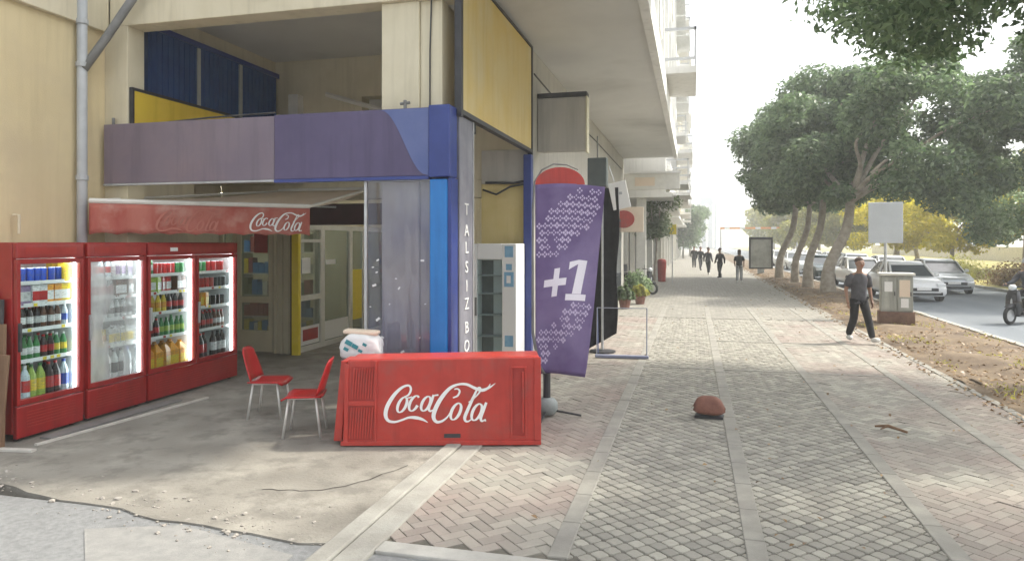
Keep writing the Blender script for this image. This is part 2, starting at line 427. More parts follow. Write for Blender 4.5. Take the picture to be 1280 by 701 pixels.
def drink_mat(c):
    m = bpy.data.materials.new('drink_colour'); m.use_nodes = True
    N, L = m.node_tree.nodes, m.node_tree.links
    p = N['Principled BSDF']; p.inputs['Roughness'].default_value = 0.3
    oi = N.new('ShaderNodeObjectInfo'); tc = N.new('ShaderNodeTexCoord')
    mp = N.new('ShaderNodeMapping'); mp.inputs['Scale'].default_value = (25,25,70); L.new(tc.outputs['Object'], mp.inputs[0])
    nz = N.new('ShaderNodeTexNoise'); nz.inputs['Scale'].default_value = 1.0; nz.inputs['Detail'].default_value = 2; nz.noise_dimensions = '4D'
    L.new(mp.outputs[0], nz.inputs['Vector']); L.new(oi.outputs['Random'], nz.inputs['W'])
    mr = N.new('ShaderNodeMapRange'); mr.inputs[1].default_value = 0.52; mr.inputs[2].default_value = 0.60; mr.inputs[4].default_value = 0.5; L.new(nz.outputs['Fac'], mr.inputs[0])
    x = N.new('ShaderNodeMix'); x.data_type = 'RGBA'; x.inputs[6].default_value = (*c,1)
    d = tuple(v*0.25+0.10 for v in c); x.inputs[7].default_value = (*d,1); L.new(mr.outputs[0], x.inputs[0])
    hv = N.new('ShaderNodeHueSaturation'); ml = N.new('ShaderNodeMath'); ml.operation = 'MULTIPLY_ADD'; ml.inputs[1].default_value = 0.5; ml.inputs[2].default_value = 0.7
    L.new(oi.outputs['Random'], ml.inputs[0]); L.new(ml.outputs[0], hv.inputs['Value']); L.new(x.outputs[2], hv.inputs['Color']); L.new(hv.outputs[0], p.inputs['Base Color'])
    return m
def flat(name, c, rough=0.4):
    return M(name, c, rough=rough)
# ------------------------------------------------------------------ ground, roads, pavement
def struct(name, mb, mat, parent=None, **k):
    o = mb.build(name, mat, parent, **k)
    if parent is None: o['kind'] = 'structure'
    return o
struct('ground', MB().box(-380, 380, -120, 640, -0.5, -0.16), MAT['earth'])
struct('side_street', MB().box(-90, 60, -60, 4.62, -0.15, -0.016), MAT['asphalt'])
struct('main_road', MB().box(6.6, 13.4, 4.7, 420, -0.15, -0.115), MAT['road'])
# concrete apron before the shop, with a broken front edge
edge = []
xs = np.linspace(-12.0, -2.46, 46)
for i, x in enumerate(xs):
    y = 4.42 + max(0, (-x-3.2))*0.135 + 0.03*math.sin(x*5.1) + random.uniform(-0.035, 0.035)
    edge.append((float(x), y))
poly = edge + [(-2.46, 16.2), (-12.0, 16.2)]
apron = struct('concrete_apron', MB().prism(poly, 'xy', -0.14, 0.0), MAT['concrete'])
def strip(name, pts, w, z0, z1, mat, parent):
    mb = MB()
    for a, b in zip(pts[:-1], pts[1:]):
        a = Vector((*a,0)); b = Vector((*b,0)); t = (b-a).normalized(); n = Vector((-t.y,t.x,0))
        wa = w*random.uniform(0.5,1.2); wb = w*random.uniform(0.5,1.2)
        mb.add([a-n*wa+Vector((0,0,z1)), b-n*wb+Vector((0,0,z1)), b+n*wb+Vector((0,0,z1)), a+n*wa+Vector((0,0,z1))], [(0,1,2,3)])
    return mb.build(name, mat, parent)
strip('crack', [(-3.55,5.24),(-3.47,5.27),(-3.40,5.255),(-3.3,5.30),(-3.22,5.285),(-3.12,5.33),(-3.05,5.35),(-2.98,5.43),(-2.9,5.49),(-2.84,5.61),(-2.77,5.70),(-2.73,5.86),(-2.66,5.97),(-2.6,6.15)], 0.006, 0, 0.003, MAT['crack'], apron)
# pale patches in the concrete and asphalt
mb = MB().prism([(-4.35,4.22),(-3.7,4.46),(-2.62,4.22),(-2.55,3.6),(-3.6,3.5)], 'xy', -0.06, -0.011)
struct('concrete_patch', mb, MAT['patch'])
# rubble along the broken edge
mb = MB()
ico = bmesh.new(); bmesh.ops.create_icosphere(ico, subdivisions=1, radius=1)
icv = [v.co.copy() for v in ico.verts]; icf = [tuple(v.index for v in f.verts) for f in ico.faces]; ico.free()
def pebble(mb, x, y, z, r, flatten=0.6):
    a = random.uniform(0, 6.28); ca, sa = math.cos(a), math.sin(a); sx = random.uniform(0.7,1.3)
    vs = []
    for c in icv:
        k = random.uniform(0.8,1.15)*r
        px, py = c.x*sx*k, c.y*k
        vs.append((x+px*ca-py*sa, y+px*sa+py*ca, z+c.z*k*flatten))
    mb.add(vs, icf)
for i in range(430):
    x = random.uniform(-8.4, -2.5)
    if random.random() < 0.35: x = random.uniform(-4.6,-2.7)
    y0 = 4.42 + max(0, (-x-3.2))*0.135
    off = abs(random.gauss(0, 0.22)) if random.random() < 0.8 else -abs(random.gauss(0,0.12))
    y = y0 + off - 0.05
    z = 0.0 if off > 0.12 else (-0.012)
    r = min(0.03, max(0.006, random.expovariate(1/0.009)))
    pebble(mb, x, y, z + r*0.2, r)
tag(mb.build('rubble', MAT['stone']), 'loose rubble and gravel along the broken concrete edge', 'rubble', kind='stuff')

# pavement: bed of joint sand, herringbone pavers, slab strips
pave = struct('pavement', MB().box(-2.73, 3.9, 4.5, 20.2, -0.15, -0.014), MAT['joint'])
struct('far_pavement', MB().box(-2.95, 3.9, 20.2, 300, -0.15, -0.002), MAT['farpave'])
P = 0.1; G = 0.0045
def paver_mesh():
    mb = MB(); hx, hy = P-G/2, P/2-G/2; c = 0.004
    lo = [(-hx,-hy,-0.05),(hx,-hy,-0.05),(hx,hy,-0.05),(-hx,hy,-0.05)]
    md = [(-hx,-hy,-c),(hx,-hy,-c),(hx,hy,-c),(-hx,hy,-c)]
    tp = [(-hx+c,-hy+c,0),(hx-c,-hy+c,0),(hx-c,hy-c,0),(-hx+c,hy-c,0)]
    mb.loft([lo,md,tp], True); return mb
pm = paver_mesh(); pmesh = pm.mesh('paver', MAT['paver'])
def cobble_mesh(h):
    mb = MB()
    rings = []
    for k, z in ((1.0,-0.05),(1.0,-0.012),(0.93,-0.003),(0.70,0.0)):
        q = h*k; c = q*0.72
        rings.append([(-q,-c,z),(-c,-q,z),(c,-q,z),(q,-c,z),(q,c,z),(c,q,z),(-c,q,z),(-q,c,z)])
    mb.loft(rings, False); n = len(mb.v)
    mb.add([], []); mb.f.append(tuple(range(n-8,n))); mb.m.append(0)
    return mb
CB = 0.108
cm = cobble_mesh(CB/2-0.0045); cmesh = cm.mesh('cobble', MAT['paver'])
s2 = math.sqrt(0.5)
pavers = []
for iu in range(-80, 200):
    for iv in range(-80, 200):
        m4 = (iu-iv) % 4
        if m4 == 0: cu, cv, a = (iu+1)*P, (iv+0.5)*P, 0
        elif m4 == 3: cu, cv, a = (iu+0.5)*P, (iv+1)*P, 90
        else: continue
        x = (cu-cv)*s2; y = (cu+cv)*s2
        if (-2.62 < x < -0.88 or 1.72 < x < 3.78) and 4.6 < y < 20.15 and not (x < -2.2 and y < 7.6):
            pavers.append((x, y, 45+a, 0))
for iu in range(-60, 190):
    for iv in range(-60, 190):
        x = (iu-iv)*CB*s2; y = (iu+iv)*CB*s2
        if -0.90 < x < 1.74 and 4.6 < y < 20.15: pavers.append((x, y, 45, 1))
def inview(x, y):
    ca, sa = math.cos(R(YAW)), math.sin(R(YAW))
    d = -sa*x + ca*y; r = ca*x + sa*y
    return d > 0.5 and abs(r/d)*876 < 640 and 2.1*876/d + 303 < 703
vis = sorted([p for p in pavers if inview(p[0],p[1]) and not (p[0] < -1.5 and p[1] > 7.2)], key=lambda p: p[0]**2+p[1]**2)
near = set([p for p in vis if p[3] == 0][:150] + [p for p in vis if p[3] == 1][:148])
stuff = [MB(), MB()]
for p in pavers:
    x, y, a, kd = p
    q_ = 1.0 if kd else 0.5
    dz = random.uniform(-0.005, 0.0008)*q_ - (0.006 if random.random() < 0.03 else 0); tx = random.gauss(0,0.010)*q_; ty = random.gauss(0,0.010)*q_; aa = R(a)+random.gauss(0,0.02)*q_
    if p in near:
        o = bpy.data.objects.new('cobble' if kd else 'paver', cmesh if kd else pmesh); COL.objects.link(o); o.parent = pave
        o.location = (x,y,dz); o.rotation_euler = (tx,ty,aa)
    else:
        mt = Matrix.Translation((x,y,dz)) @ Matrix.Rotation(aa,4,'Z') @ Matrix.Rotation(tx,4,'X') @ Matrix.Rotation(ty,4,'Y')
        src = cm if kd else pm
        stuff[kd].add([mt @ Vector(v) for v in src.v], src.f)
tag(stuff[0].build('pavers', MAT['paver'], pave), kind='stuff')
tag(stuff[1].build('cobbles', MAT['paver'], pave), kind='stuff')
smesh = MB().box(-0.07,0.07,-0.297,0.297,-0.06,0.0).mesh('slab', MAT['slab'])
def slab(x, y, rz=0, sx=1):
    o = bpy.data.objects.new('slab', smesh); COL.objects.link(o); o.parent = pave
    o.location = (x, y, random.uniform(0.004,0.008)); o.rotation_euler = (random.gauss(0,0.003),random.gauss(0,0.006),rz+random.gauss(0,0.004)); o.scale = (sx,1,1)
    if not any(md.type=='BEVEL' for md in o.modifiers):
        md = o.modifiers.new('bevel','BEVEL'); md.width = 0.006; md.segments = 1
for sx in (-0.88, 0.42, 1.72, 3.02):
    for k in range(32): slab(sx, 4.9+0.6*k)
for k in range(25): slab(3.84, 4.9+0.6*k, 0, 0.8)
for yy in (12.1, 15.6):
    for x0 in (-2.15,-0.23,1.07,2.37):
        for q in (-0.3,0.3):
            if abs(x0+q) < 3.6: slab(x0+q, yy, R(90), 0.55)
struct('pavement_front_kerb', MB().box(-2.1, 6.5, 4.38, 4.55, -0.15, 0.01), MAT['kerb'], bevel=0.012)
mb = MB().box(-2.46,-2.31,3.9,7.5,-0.15,0.03).box(-2.306,-2.1,3.9,7.5,-0.15,0.014)
struct('concrete_kerb_band', mb, MAT['band'], bevel=0.015)
# planting strip: uneven bare soil
def soil(u, v):
    x = 3.80 + u*2.66; y = 4.6 + v*v*120
    e = min(u,1-u)*4; e = min(1,e)
    return (x + (0.12*math.sin(y*1.7)+0.06*math.sin(y*4.3))*(1-u)*(1 if u<0.1 else 0), y, -0.02 + e*(0.06+0.035*math.sin(x*3.1+y*1.3)+0.03*math.sin(y*2.7-x)) + random.uniform(-0.008,0.012))
strip_o = struct('planting_strip', MB().grid(soil, 26, 260), MAT['soil'], smooth=True)
kst = struct('roadside_kerb', MB().box(6.45,6.6,40.6,300,-0.15,0.02), MAT['kerb'], bevel=0.01)
kmesh = MB().box(-0.075,0.075,-0.49,0.49,-0.15,0.02).mesh('kerb_stone', MAT['kerb'])
for k in range(36):
    o = bpy.data.objects.new('kerb_stone', kmesh); COL.objects.link(o); o.parent = kst
    o.location = (6.525+random.uniform(-0.01,0.01), 5.1+k, random.uniform(-0.012,0.01)); o.rotation_euler = (0,random.gauss(0,0.01),random.gauss(0,0.006))
struct('median_kerb', MB().box(13.4,13.55,4.7,300,-0.15,0.02), MAT['kerb'], bevel=0.01)
struct('median_grass', MB().box(13.55,60,4.7,320,-0.15,0.0), MAT['grass'])

def leaf_mesh(name, pos, nrm, size, mat, asp=0.45):
    n = len(pos)
    rnd = RNG.normal(size=(n,3))
    nrm = nrm/np.linalg.norm(nrm,axis=1,keepdims=True)
    a = np.cross(nrm, rnd); a /= np.linalg.norm(a,axis=1,keepdims=True)+1e-9
    b = np.cross(nrm, a)
    s = size*RNG.uniform(0.6,1.3,size=(n,1))
    fold = nrm*s*0.18
    V = np.empty((n,4,3)); V[:,0] = pos-a*s*0.5; V[:,1] = pos+b*s*asp*0.5+fold; V[:,2] = pos+a*s*0.5; V[:,3] = pos-b*s*asp*0.5+fold
    me = bpy.data.meshes.new(name)
    me.vertices.add(n*4); me.vertices.foreach_set('co', V.reshape(-1).astype(np.float32))
    me.loops.add(n*4); me.loops.foreach_set('vertex_index', np.arange(n*4,dtype=np.int32))
    me.polygons.add(n); me.polygons.foreach_set('loop_start', np.arange(0,n*4,4,dtype=np.int32))
    me.materials.append(mat); me.update(calc_edges=True); me.validate()
    return me
# fallen leaves and dry tufts on the soil
n = 5200
u = RNG.uniform(0,1,n)**1.2; px = 3.6+u*2.8; py = 5+RNG.uniform(0,1,n)**1.7*60
pz = np.where(px<3.9, 0.012, 0.055+0.0*px)
me = leaf_mesh('fallen_leaves', np.stack([px,py,pz],1), np.stack([RNG.normal(0,.35,n),RNG.normal(0,.35,n),np.ones(n)],1), 0.075, MAT['dryleaf'], 0.6)
o = bpy.data.objects.new('fallen_leaves', me); COL.objects.link(o); tag(o, 'dry brown leaves scattered over the planting strip soil', 'fallen leaves', kind='stuff')
n = 420
px = RNG.uniform(-2.0,3.7,n); py = 5+RNG.uniform(0,1,n)**1.3*30
keep = RNG.uniform(0,1,n) < np.clip((px+1.5)/5.0, 0.06, 1)
px, py = px[keep], py[keep]; n = len(px)
me = leaf_mesh('pavement_litter', np.stack([px,py,np.full(n,0.016)],1), np.stack([RNG.normal(0,.3,n),RNG.normal(0,.3,n),np.ones(n)],1), 0.05, MAT['dryleaf'], 0.6)
o = bpy.data.objects.new('pavement_litter', me); COL.objects.link(o); tag(o, 'small dead leaves and crumbs strewn over the pavers', 'litter', kind='stuff')
n = 2600
px = 4.0+RNG.uniform(0,1,n)**1.5*2.3; py = 6+RNG.uniform(0,1,n)*18
cl = np.sin(px*3.3+py*1.1)+np.sin(py*2.3-px) > 0.5
px, py = px[cl], py[cl]; n = len(px)
me = leaf_mesh('dry_grass_tufts', np.stack([px,py,np.full(n,0.075)],1), np.stack([RNG.normal(0,1,n),RNG.normal(0,1,n),RNG.normal(0,.3,n)],1), 0.07, MAT['leafG'], 0.2)
o = bpy.data.objects.new('dry_grass_tufts', me); COL.objects.link(o); tag(o, 'short dry grass tufts sprouting from the bare soil', 'grass', kind='stuff')

# ------------------------------------------------------------------ corner building
A = thing('corner_building', 'cream multi-storey corner building with shop veranda and overhanging white upper floors', 'building', (-7.7, 7.8, 0))
def w(name, mat, *b, bevel=0): return bx(name, MAT[mat], A, *b, bevel=bevel)
w('wall', 'cream', -20,-7.7, 5.0,7.8, 0,4.92)
w('beam', 'cream2', -20,-7.62, 4.95,7.79, 4.92,6.0, bevel=0.01)
w('column', 'cream2', -7.7,-7.33, 7.8,8.1, 0,5.0, bevel=0.01)
w('inner_wall', 'cream2', -20,-7.7, 7.8,9.55, 0,3.2)
w('inner_wall', 'cream2', -20,-8.9, 9.55,11.8, 0,3.2)
w('upper_inner_wall', 'cream2', -20,-7.7, 7.8,11.8, 3.2,5.8)
w('beam', 'cream2', -7.62,-2.75, 7.8,8.12, 5.0,6.0, bevel=0.01)
pl = w('pillar', 'cream2', -3.67,-3.18, 7.86,8.5, 0,5.0, bevel=0.015)
w('pillar_return', 'cream2', -3.178,-2.9, 7.9,8.45, 0,5.0, bevel=0.01)
w('veranda_ceiling', 'soffit', -7.7,-2.75, 8.12,11.8, 5.8,6.0)
# upper back wall of the veranda with its opening
w('back_wall', 'cream2', -7.7,-5.9, 11.8,12.1, 3.2,5.8)
w('back_wall', 'cream2', -5.9,-3.9, 11.8,12.1, 4.78,5.8)
w('back_wall', 'cream2', -3.9,-2.75, 11.8,12.1, 3.2,5.8)
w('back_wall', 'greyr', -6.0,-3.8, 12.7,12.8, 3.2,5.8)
w('post', 'offwhite', -7.3,-7.1, 11.6,11.796, 3.2,4.85)
MB().tube([(-6.6,11.76,4.85),(-5.3,11.76,4.45),(-4.2,11.76,4.2)], 0.05, 6).build('slanted_rail', MAT['offwhite'], A, world=True)
w('post', 'offwhite', -5.34,-5.24, 11.7,11.79, 3.4,4.47)
ow = w('small_window', 'darkglass', -3.98,-3.7, 11.76,11.797, 4.0,4.62)
w('ground_lintel', 'cream2', -8.9,-3.6, 11.82,12.1, 2.9,3.198)
# passage and room behind
w('yellow_wall', 'ywall', -3.6,-2.75, 11.8,12.1, 0,3.198)
w('passage_side', 'ywall', -3.6,-3.4, 12.1,16, 0,3.2)
w('passage_end', 'cream2', -12,-3.4, 16,16.2, 0,3.2)
w('passage_ceiling', 'white', -12,-3.4, 12.1,16, 3.2,3.3)
w('room_wall', 'cream2', -12.2,-12, 11.8,16.2, 0,3.3)
w('room_front_wall', 'cream2', -20,-9.2, 11.8,12.0, 0,3.2)
w('floor_slab', 'soffit', -20,-3.41, 12.1,29, 3.3,5.5)
w('ground_floor_block', 'cream2', -20,-3.4, 16.2,29, 0,3.3)
# street wall beyond the veranda
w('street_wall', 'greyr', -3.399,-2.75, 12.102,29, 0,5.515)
for y0, y1 in ((13.0,15.6),(16.4,19.2),(20.0,23.0),(24.0,27.6)):
    f = w('shop_window', 'black', -2.78,-2.71, y0,y1, 0.25,3.0)
    g = bx('pane', MAT['darkglass'], f, y0*0-0.0,0.0,0,0,0,0) if False else None
    mb = MB().box(-2.715,-2.70,y0+0.1,(y0+y1)/2-0.03,0.35,2.9).box(-2.715,-2.70,(y0+y1)/2+0.03,y1-0.1,0.35,2.9)
    l = A.location; mb.v = [(v[0]-l[0],v[1]-l[1],v[2]-l[2]) for v in mb.v]
    mb.build('pane', MAT['darkglass'], f)
# overhanging upper floors
w('overhang', 'soffit', -20,-0.74, 7.79,29, 5.52,6.0)
w('upper_floors', 'white', -20,-0.95, 7.82,29, 6.0,26)
w('fascia', 'white', -0.738,-0.60, 7.79,29, 5.45,5.95)
def facade(root, xf, y0, y1, z0, floors, fh, bays, wallmat, balc, seed, fins=True):
    rr = random.Random(seed); bw = (y1-y0)/bays
    l = root.location
    def put(name, mb, mat, par):
        mb.v = [(v[0]-l[0],v[1]-l[1],v[2]-l[2]) for v in mb.v]
        return mb.build(name, mat, par)
    for f in range(floors):
        zb = z0+f*fh
        for b in range(bays):
            a = y0+b*bw; m = a+bw*0.5
            hw = bw*0.32
            fr = MB().box(xf-0.02,xf+0.09,m-hw-0.08,m-hw,zb+0.9,zb+2.5).box(xf-0.02,xf+0.09,m+hw,m+hw+0.08,zb+0.9,zb+2.5).box(xf-0.02,xf+0.09,m-hw-0.08,m+hw+0.08,zb+2.5,zb+2.6).box(xf-0.02,xf+0.18,m-hw-0.12,m+hw+0.12,zb+0.8,zb+0.9)
            fo = put('window', fr, MAT['white'], root)
            put('pane', MB().box(xf-0.02,xf+0.02,m-hw,m+hw,zb+0.9,zb+2.5), MAT['darkglass'], fo)
            if rr.random() < balc:
                d = rr.uniform(0.7,1.1)
                bo = put('balcony', MB().box(xf+0.01,xf+d,a+0.1,a+bw-0.1,zb-0.06,zb+0.1), MAT['white'], root)
                mb = MB().box(xf+d-0.05,xf+d,a+0.1,a+bw-0.1,zb+0.95,zb+1.02).box(xf+0.01,xf+d,a+0.1,a+0.15,zb+0.95,zb+1.02).box(xf+0.01,xf+d,a+bw-0.15,a+bw-0.1,zb+0.95,zb+1.02)
                k = a+0.12
                while k < a+bw-0.12:
                    mb.box(xf+d-0.04,xf+d-0.01,k,k+0.03,zb+0.1,zb+0.95); k += 0.16
                put('railing', mb, MAT['steel'], bo)
            elif rr.random() < 0.45:
                au = put('air_conditioner', MB().box(xf+0.02,xf+0.34,a+0.1,a+0.95,zb+0.15,zb+0.75), MAT['offwhite'], root)
                put('grille', MB().lathe([(0.02,0),(0.22,0.0),(0.22,0.012)],(0,0,0),14), MAT['dark'], au) if False else None
        if fins:
            put('floor_band', MB().box(xf-0.01,xf+0.14,y0,y1,zb-0.16,zb-0.02), MAT['white'], root)
    if fins:
        for b in range(bays+1):
            put('fin', MB().box(xf-0.01,xf+0.3,y0+b*bw-0.09 if b else y0,y0+b*bw+0.09,z0+0.1,z0+floors*fh), MAT['white'], root)
facade(A, -0.95, 7.9, 28.9, 6.15, 6, 3.1, 7, None, 0.25, 3)
# fittings on the corner building
bs = w('blue_window', 'blueshut', -7.698,-7.63, 8.5,11.72, 3.9,5.2)
for y in (9.55, 10.62): 
    MB().box(-7.628,-7.60,y-0.035,y+0.035,3.92,5.18).build('mullion', MAT['pipe'], A, world=True)
MB().box(-7.64,-7.6,8.45,11.78,5.2,5.28).build('window_head', MAT['navy'], A, world=True)
k = 8.55
while k < 11.7:
    MB().box(-7.63,-7.618,k,k+0.045,3.92,5.18).build('slat', MAT['blueshut'], A, world=True); k += 0.115
w('yellow_board', 'yellow2', -7.32,-7.28, 7.86,10.9, 3.3,4.14)
MB().box(-7.325,-7.27,7.825,7.858,3.3,4.18).box(-7.325,-7.27,7.858,10.93,4.143,4.18).build('board_frame', MAT['black'], A, world=True)
# drain pipes
MB().tube([(-7.6,7.34,0.02),(-7.6,7.34,6.0)], 0.062, 12).build('drain_pipe', MAT['pipe'], A, world=True, smooth=True)
MB().tube([(-7.58,7.34,4.32),(-7.45,7.55,4.75),(-6.9,7.7,5.6)], 0.055, 10).build('branch_pipe', MAT['pipe_d'], A, world=True, smooth=True)
for z in (1.2,2.9,4.35,4.9): MB().lathe([(0.075,0),(0.075,0.06)],(-7.6,7.34,z),12).build('pipe_collar', MAT['pipe'], A, world=True)
MB().tube([(-7.66,6.45,2.42),(-7.6,6.47,2.42),(-7.6,6.47,2.2)], 0.018, 6).build('conduit_stub', MAT['cream2'], A, world=True)
MB().tube([(-5.4,7.7,5.3),(-5.2,7.79,5.18)], 0.03, 6).build('rebar_stub', MAT['pipe_d'], A, world=True)
MB().tube([(-3.05,7.88,3.7),(-3.05,7.885,4.4),(-3.03,7.88,5.0)], 0.010, 5).build('cable', MAT['dark'], A, world=True)
MB().tube([(-2.74,12.2,5.1),(-2.735,16,5.0),(-2.735,20,5.05),(-2.735,28,5.0)], 0.015, 5).build('cable', MAT['dark'], A, world=True)
# yellow side panel above the veranda, black frame
w('side_panel', 'yellow', -2.74,-2.68, 7.98,11.7, 3.69,5.42)
MB().box(-2.745,-2.66,7.9,7.978,3.6,5.46).box(-2.745,-2.66,11.702,11.76,3.6,5.46).box(-2.745,-2.66,7.978,11.702,3.63,3.688).box(-2.745,-2.66,7.978,11.702,5.422,5.46).build('side_panel_frame', MAT['black'], A, world=True)
w('grey_panel', 'greyr', -3.58,-2.76, 11.74,11.797, 3.12,3.7)
MB().tube([(-3.55,11.72,3.02),(-3.3,11.7,2.93),(-3.05,11.7,3.06),(-2.8,11.7,3.1)], 0.018, 5).build('cable', MAT['dark'], A, world=True)
MB().tube([(-3.5,11.71,3.14),(-3.0,11.71,3.12),(-2.8,11.71,3.15)], 0.022, 5).build('cable', MAT['dark'], A, world=True)
# dark blue post at the rear of the veranda
w('rear_post', 'navy', -2.80,-2.66, 11.62,11.78, 0,3.6, bevel=0.01)

# ------------------------------------------------------------------ fascia sign on the veranda
S = thing('fascia_sign', 'long purple fascia sign with a faded left half and blue swoosh at its corner', 'sign', (-5.2, 7.75, 2.88))
bx('faded_panel', MAT['purple_f'], S, -7.62,-5.04, 7.70,7.78, 2.88,3.67, bevel=0.008)
bx('panel', MAT['purple'], S, -5.035,-2.99, 7.69,7.78, 2.88,3.68, bevel=0.008)
bx('trim', MAT['navy'], S, -5.035,-2.99, 7.685,7.785, 2.84,2.879)
bx('trim', MAT['pipe'], S, -7.62,-5.04, 7.695,7.785, 2.855,2.879)
bx('corner_cap', MAT['navy'], S, -2.987,-2.72, 7.66,7.93, 2.86,3.70, bevel=0.015)
for x in (): bx('panel_joint', MAT['dark'], S, x,x+0.008, 7.687 if x > -5 else 7.697, 7.70, 2.885,3.665)
bx('bracket', MAT['steel'], S, -7.5,-3.8, 7.782,7.80, 3.0,3.06)
# swoosh
sw = []
for i in range(17):
    t = i/16; x = -3.62 + 0.60*t; z = 3.672 - 0.78*(0.5-0.5*math.cos(math.pi*t))**1.15
    if t > 0.5: z -= 0.0
    sw.append((x, max(2.883,z)))
polyz = sw + [(-2.992,2.883),(-2.992,3.672)]
MB().prism(polyz, 'xz', 7.683, 7.689).build('swoosh', MAT['swoosh'], S, world=True)
MB().tube([(-3.3,7.72,3.68),(-3.3,7.72,3.78)], 0.02, 6).tube([(-3.36,7.72,3.74),(-3.24,7.72,3.75)],0.018,6).build('hook', MAT['pipe_d'], S, world=True)
MB().tube([(-7.5,7.74,3.67),(-7.5,7.74,3.76)], 0.02, 6).build('hook', MAT['pipe_d'], S, world=True)
MB().tube([(-7.6,7.745,3.665),(-6.9,7.745,3.655),(-6.0,7.745,3.70),(-5.05,7.745,3.72)], 0.012, 5).build('cable', MAT['dark'], S, world=True)

cp = thing('corner_post', 'bright blue metal corner post under the purple fascia sign', 'post', (-2.85, 7.8, 0))
bx('column', MAT['blue'], cp, -2.98,-2.76, 7.68,7.92, 0,2.84, bevel=0.02)
bx('edge_strip', MAT['navy'], cp, -2.757,-2.715, 7.70,7.93, 0,2.85)
lb = thing('lettered_board', 'dark grey upright board with white vertical lettering beside the blue post', 'sign', (-2.72, 8.2, 0))
bx('board', MAT['lilac'], lb, -2.74,-2.70, 7.95,8.46, 0,3.62, bevel=0.004)
bx('edge', MAT['steel'], lb, -2.75,-2.69, 8.465,8.50, 0,3.62)
def text_mesh(s, size, mat, ext=0.003):
    cu = bpy.data.curves.new('text', 'FONT'); cu.body = s; cu.size = size; cu.extrude = ext; cu.align_x = 'CENTER'; cu.align_y = 'CENTER'; cu.resolution_u = 4
    o = bpy.data.objects.new('text', cu); COL.objects.link(o); bpy.context.view_layer.update()
    me = bpy.data.meshes.new_from_object(o.evaluated_get(bpy.context.evaluated_depsgraph_get()))
    bpy.data.objects.remove(o)
    me.materials.clear(); me.materials.append(mat)
    return me
for ch, z in zip('TALSIZBO', (2.5,2.24,2.03,1.79,1.56,1.34,1.05,0.82)):
    me = text_mesh(ch, 0.24, MAT['paper'])
    o = bpy.data.objects.new('letter', me); COL.objects.link(o); o.parent = lb
    o.rotation_euler = (R(90),0,R(90)); o.location = (0.026, 8.21-8.2, z); o.scale = (1.1,0.85,1)
# vinyl curtain with its rail, and what stands behind it
vc = thing('vinyl_curtain', 'smudged clear vinyl curtain hanging beside the blue corner post', 'curtain', (-3.4, 7.95, 0))
def vf(u, v): return (-3.82+u*0.84, 7.80+0.012*math.sin(u*13+v)+0.006*math.sin(u*31+v*5)+0.004*math.sin(v*17+u*4), 0.25+v*2.58)
MB().grid(vf, 40, 12).build('sheet', MAT['vinyl'], vc, smooth=True, world=True)
bx('rail', MAT['steel'], vc, -3.86,-2.99, 7.79,7.83, 2.83,2.858)
bx('edge_tube', MAT['steel'], vc, -3.86,-3.825, 7.78,7.82, 0,2.84)
bx('bottom_bar', MAT['steel'], vc, -3.824,-2.99, 7.79,7.83, 0.18,0.26)
mb = MB()
for i in range(26):
    x = random.uniform(-3.8,-3.05); z = random.uniform(0.3,2.2); a = random.uniform(0.01,0.03)
    mb.obox((x,7.755,z),(a*2,0.002,a),(0,random.uniform(-1,1),0))
tag(mb.build('sticker_remnants', MAT['paper'], vc, world=True), kind='stuff')
ck = thing('dark_cabinet', 'dark cabinet standing behind the smudged vinyl curtain', 'cabinet', (-3.75, 9.3, 0))
bx('body', MAT['dark'], ck, -4.05,-3.3, 8.95,9.6, 0,1.75, bevel=0.01)
bx('top_panel', MAT['black'], ck, -4.06,-3.29, 8.94,9.61, 1.752,1.80)
bx('door', MAT['dark'], ck, -4.0,-3.35, 8.925,8.948, 0.1,1.7)
# ------------------------------------------------------------------ shop front behind the veranda
D = thing('shop_door', 'beige framed glass door with a dark red poster facing the veranda', 'door', (-8.2, 11.8, 0))
for x0, x1 in ((-8.9,-8.51),(-8.50,-7.72)):
    fr = MB().box(x0,x0+0.09,11.74,11.82,0.02,2.5).box(x1-0.09,x1,11.74,11.82,0.02,2.5).box(x0+0.09,x1-0.09,11.74,11.82,2.38,2.5).box(x0+0.09,x1-0.09,11.74,11.82,0.95,1.07).box(x0+0.09,x1-0.09,11.74,11.82,0.02,0.42)
    fo = fr.build('leaf_frame', MAT['beige_al'], D, world=True)
    l = D.location
    mb = MB().box(x0+0.09,x1-0.09,11.775,11.785,1.07,2.38).box(x0+0.09,x1-0.09,11.775,11.785,0.42,0.95)
    mb.v = [(v[0]-l[0],v[1]-l[1],v[2]-l[2]) for v in mb.v]
    mb.build('pane', MAT['shopglass'], fo)
bx('poster', MAT['red_d'], D, -8.12,-7.83, 11.735,11.738, 1.9,2.42)
bx('jamb', MAT['beige_al'], D, -7.717,-7.27, 11.76,11.84, 0,2.9)
for x in (-7.68,-7.55,-7.42): bx('rib', MAT['beige_al'], D, x,x+0.05, 11.72,11.758, 0,2.9)
bx('transom', MAT['beige_al'], D, -8.9,-7.72, 11.75,11.83, 2.5,2.898)
yp = thing('yellow_post', 'slim bright yellow post with dark edge at the shop corner', 'post', (-7.2, 11.7, 0))
bx('face', MAT['yellow3'], yp, -7.24,-7.1, 11.62,11.70, 0,2.9)
bx('edge', MAT['black'], yp, -7.275,-7.243, 11.63,11.71, 0,2.9)
F = thing('glass_shopfront', 'white framed glass shopfront with stickers along the passage', 'shopfront', (-7.27, 13.8, 0))
ys = [11.86, 12.75, 13.95, 14.6, 15.95]
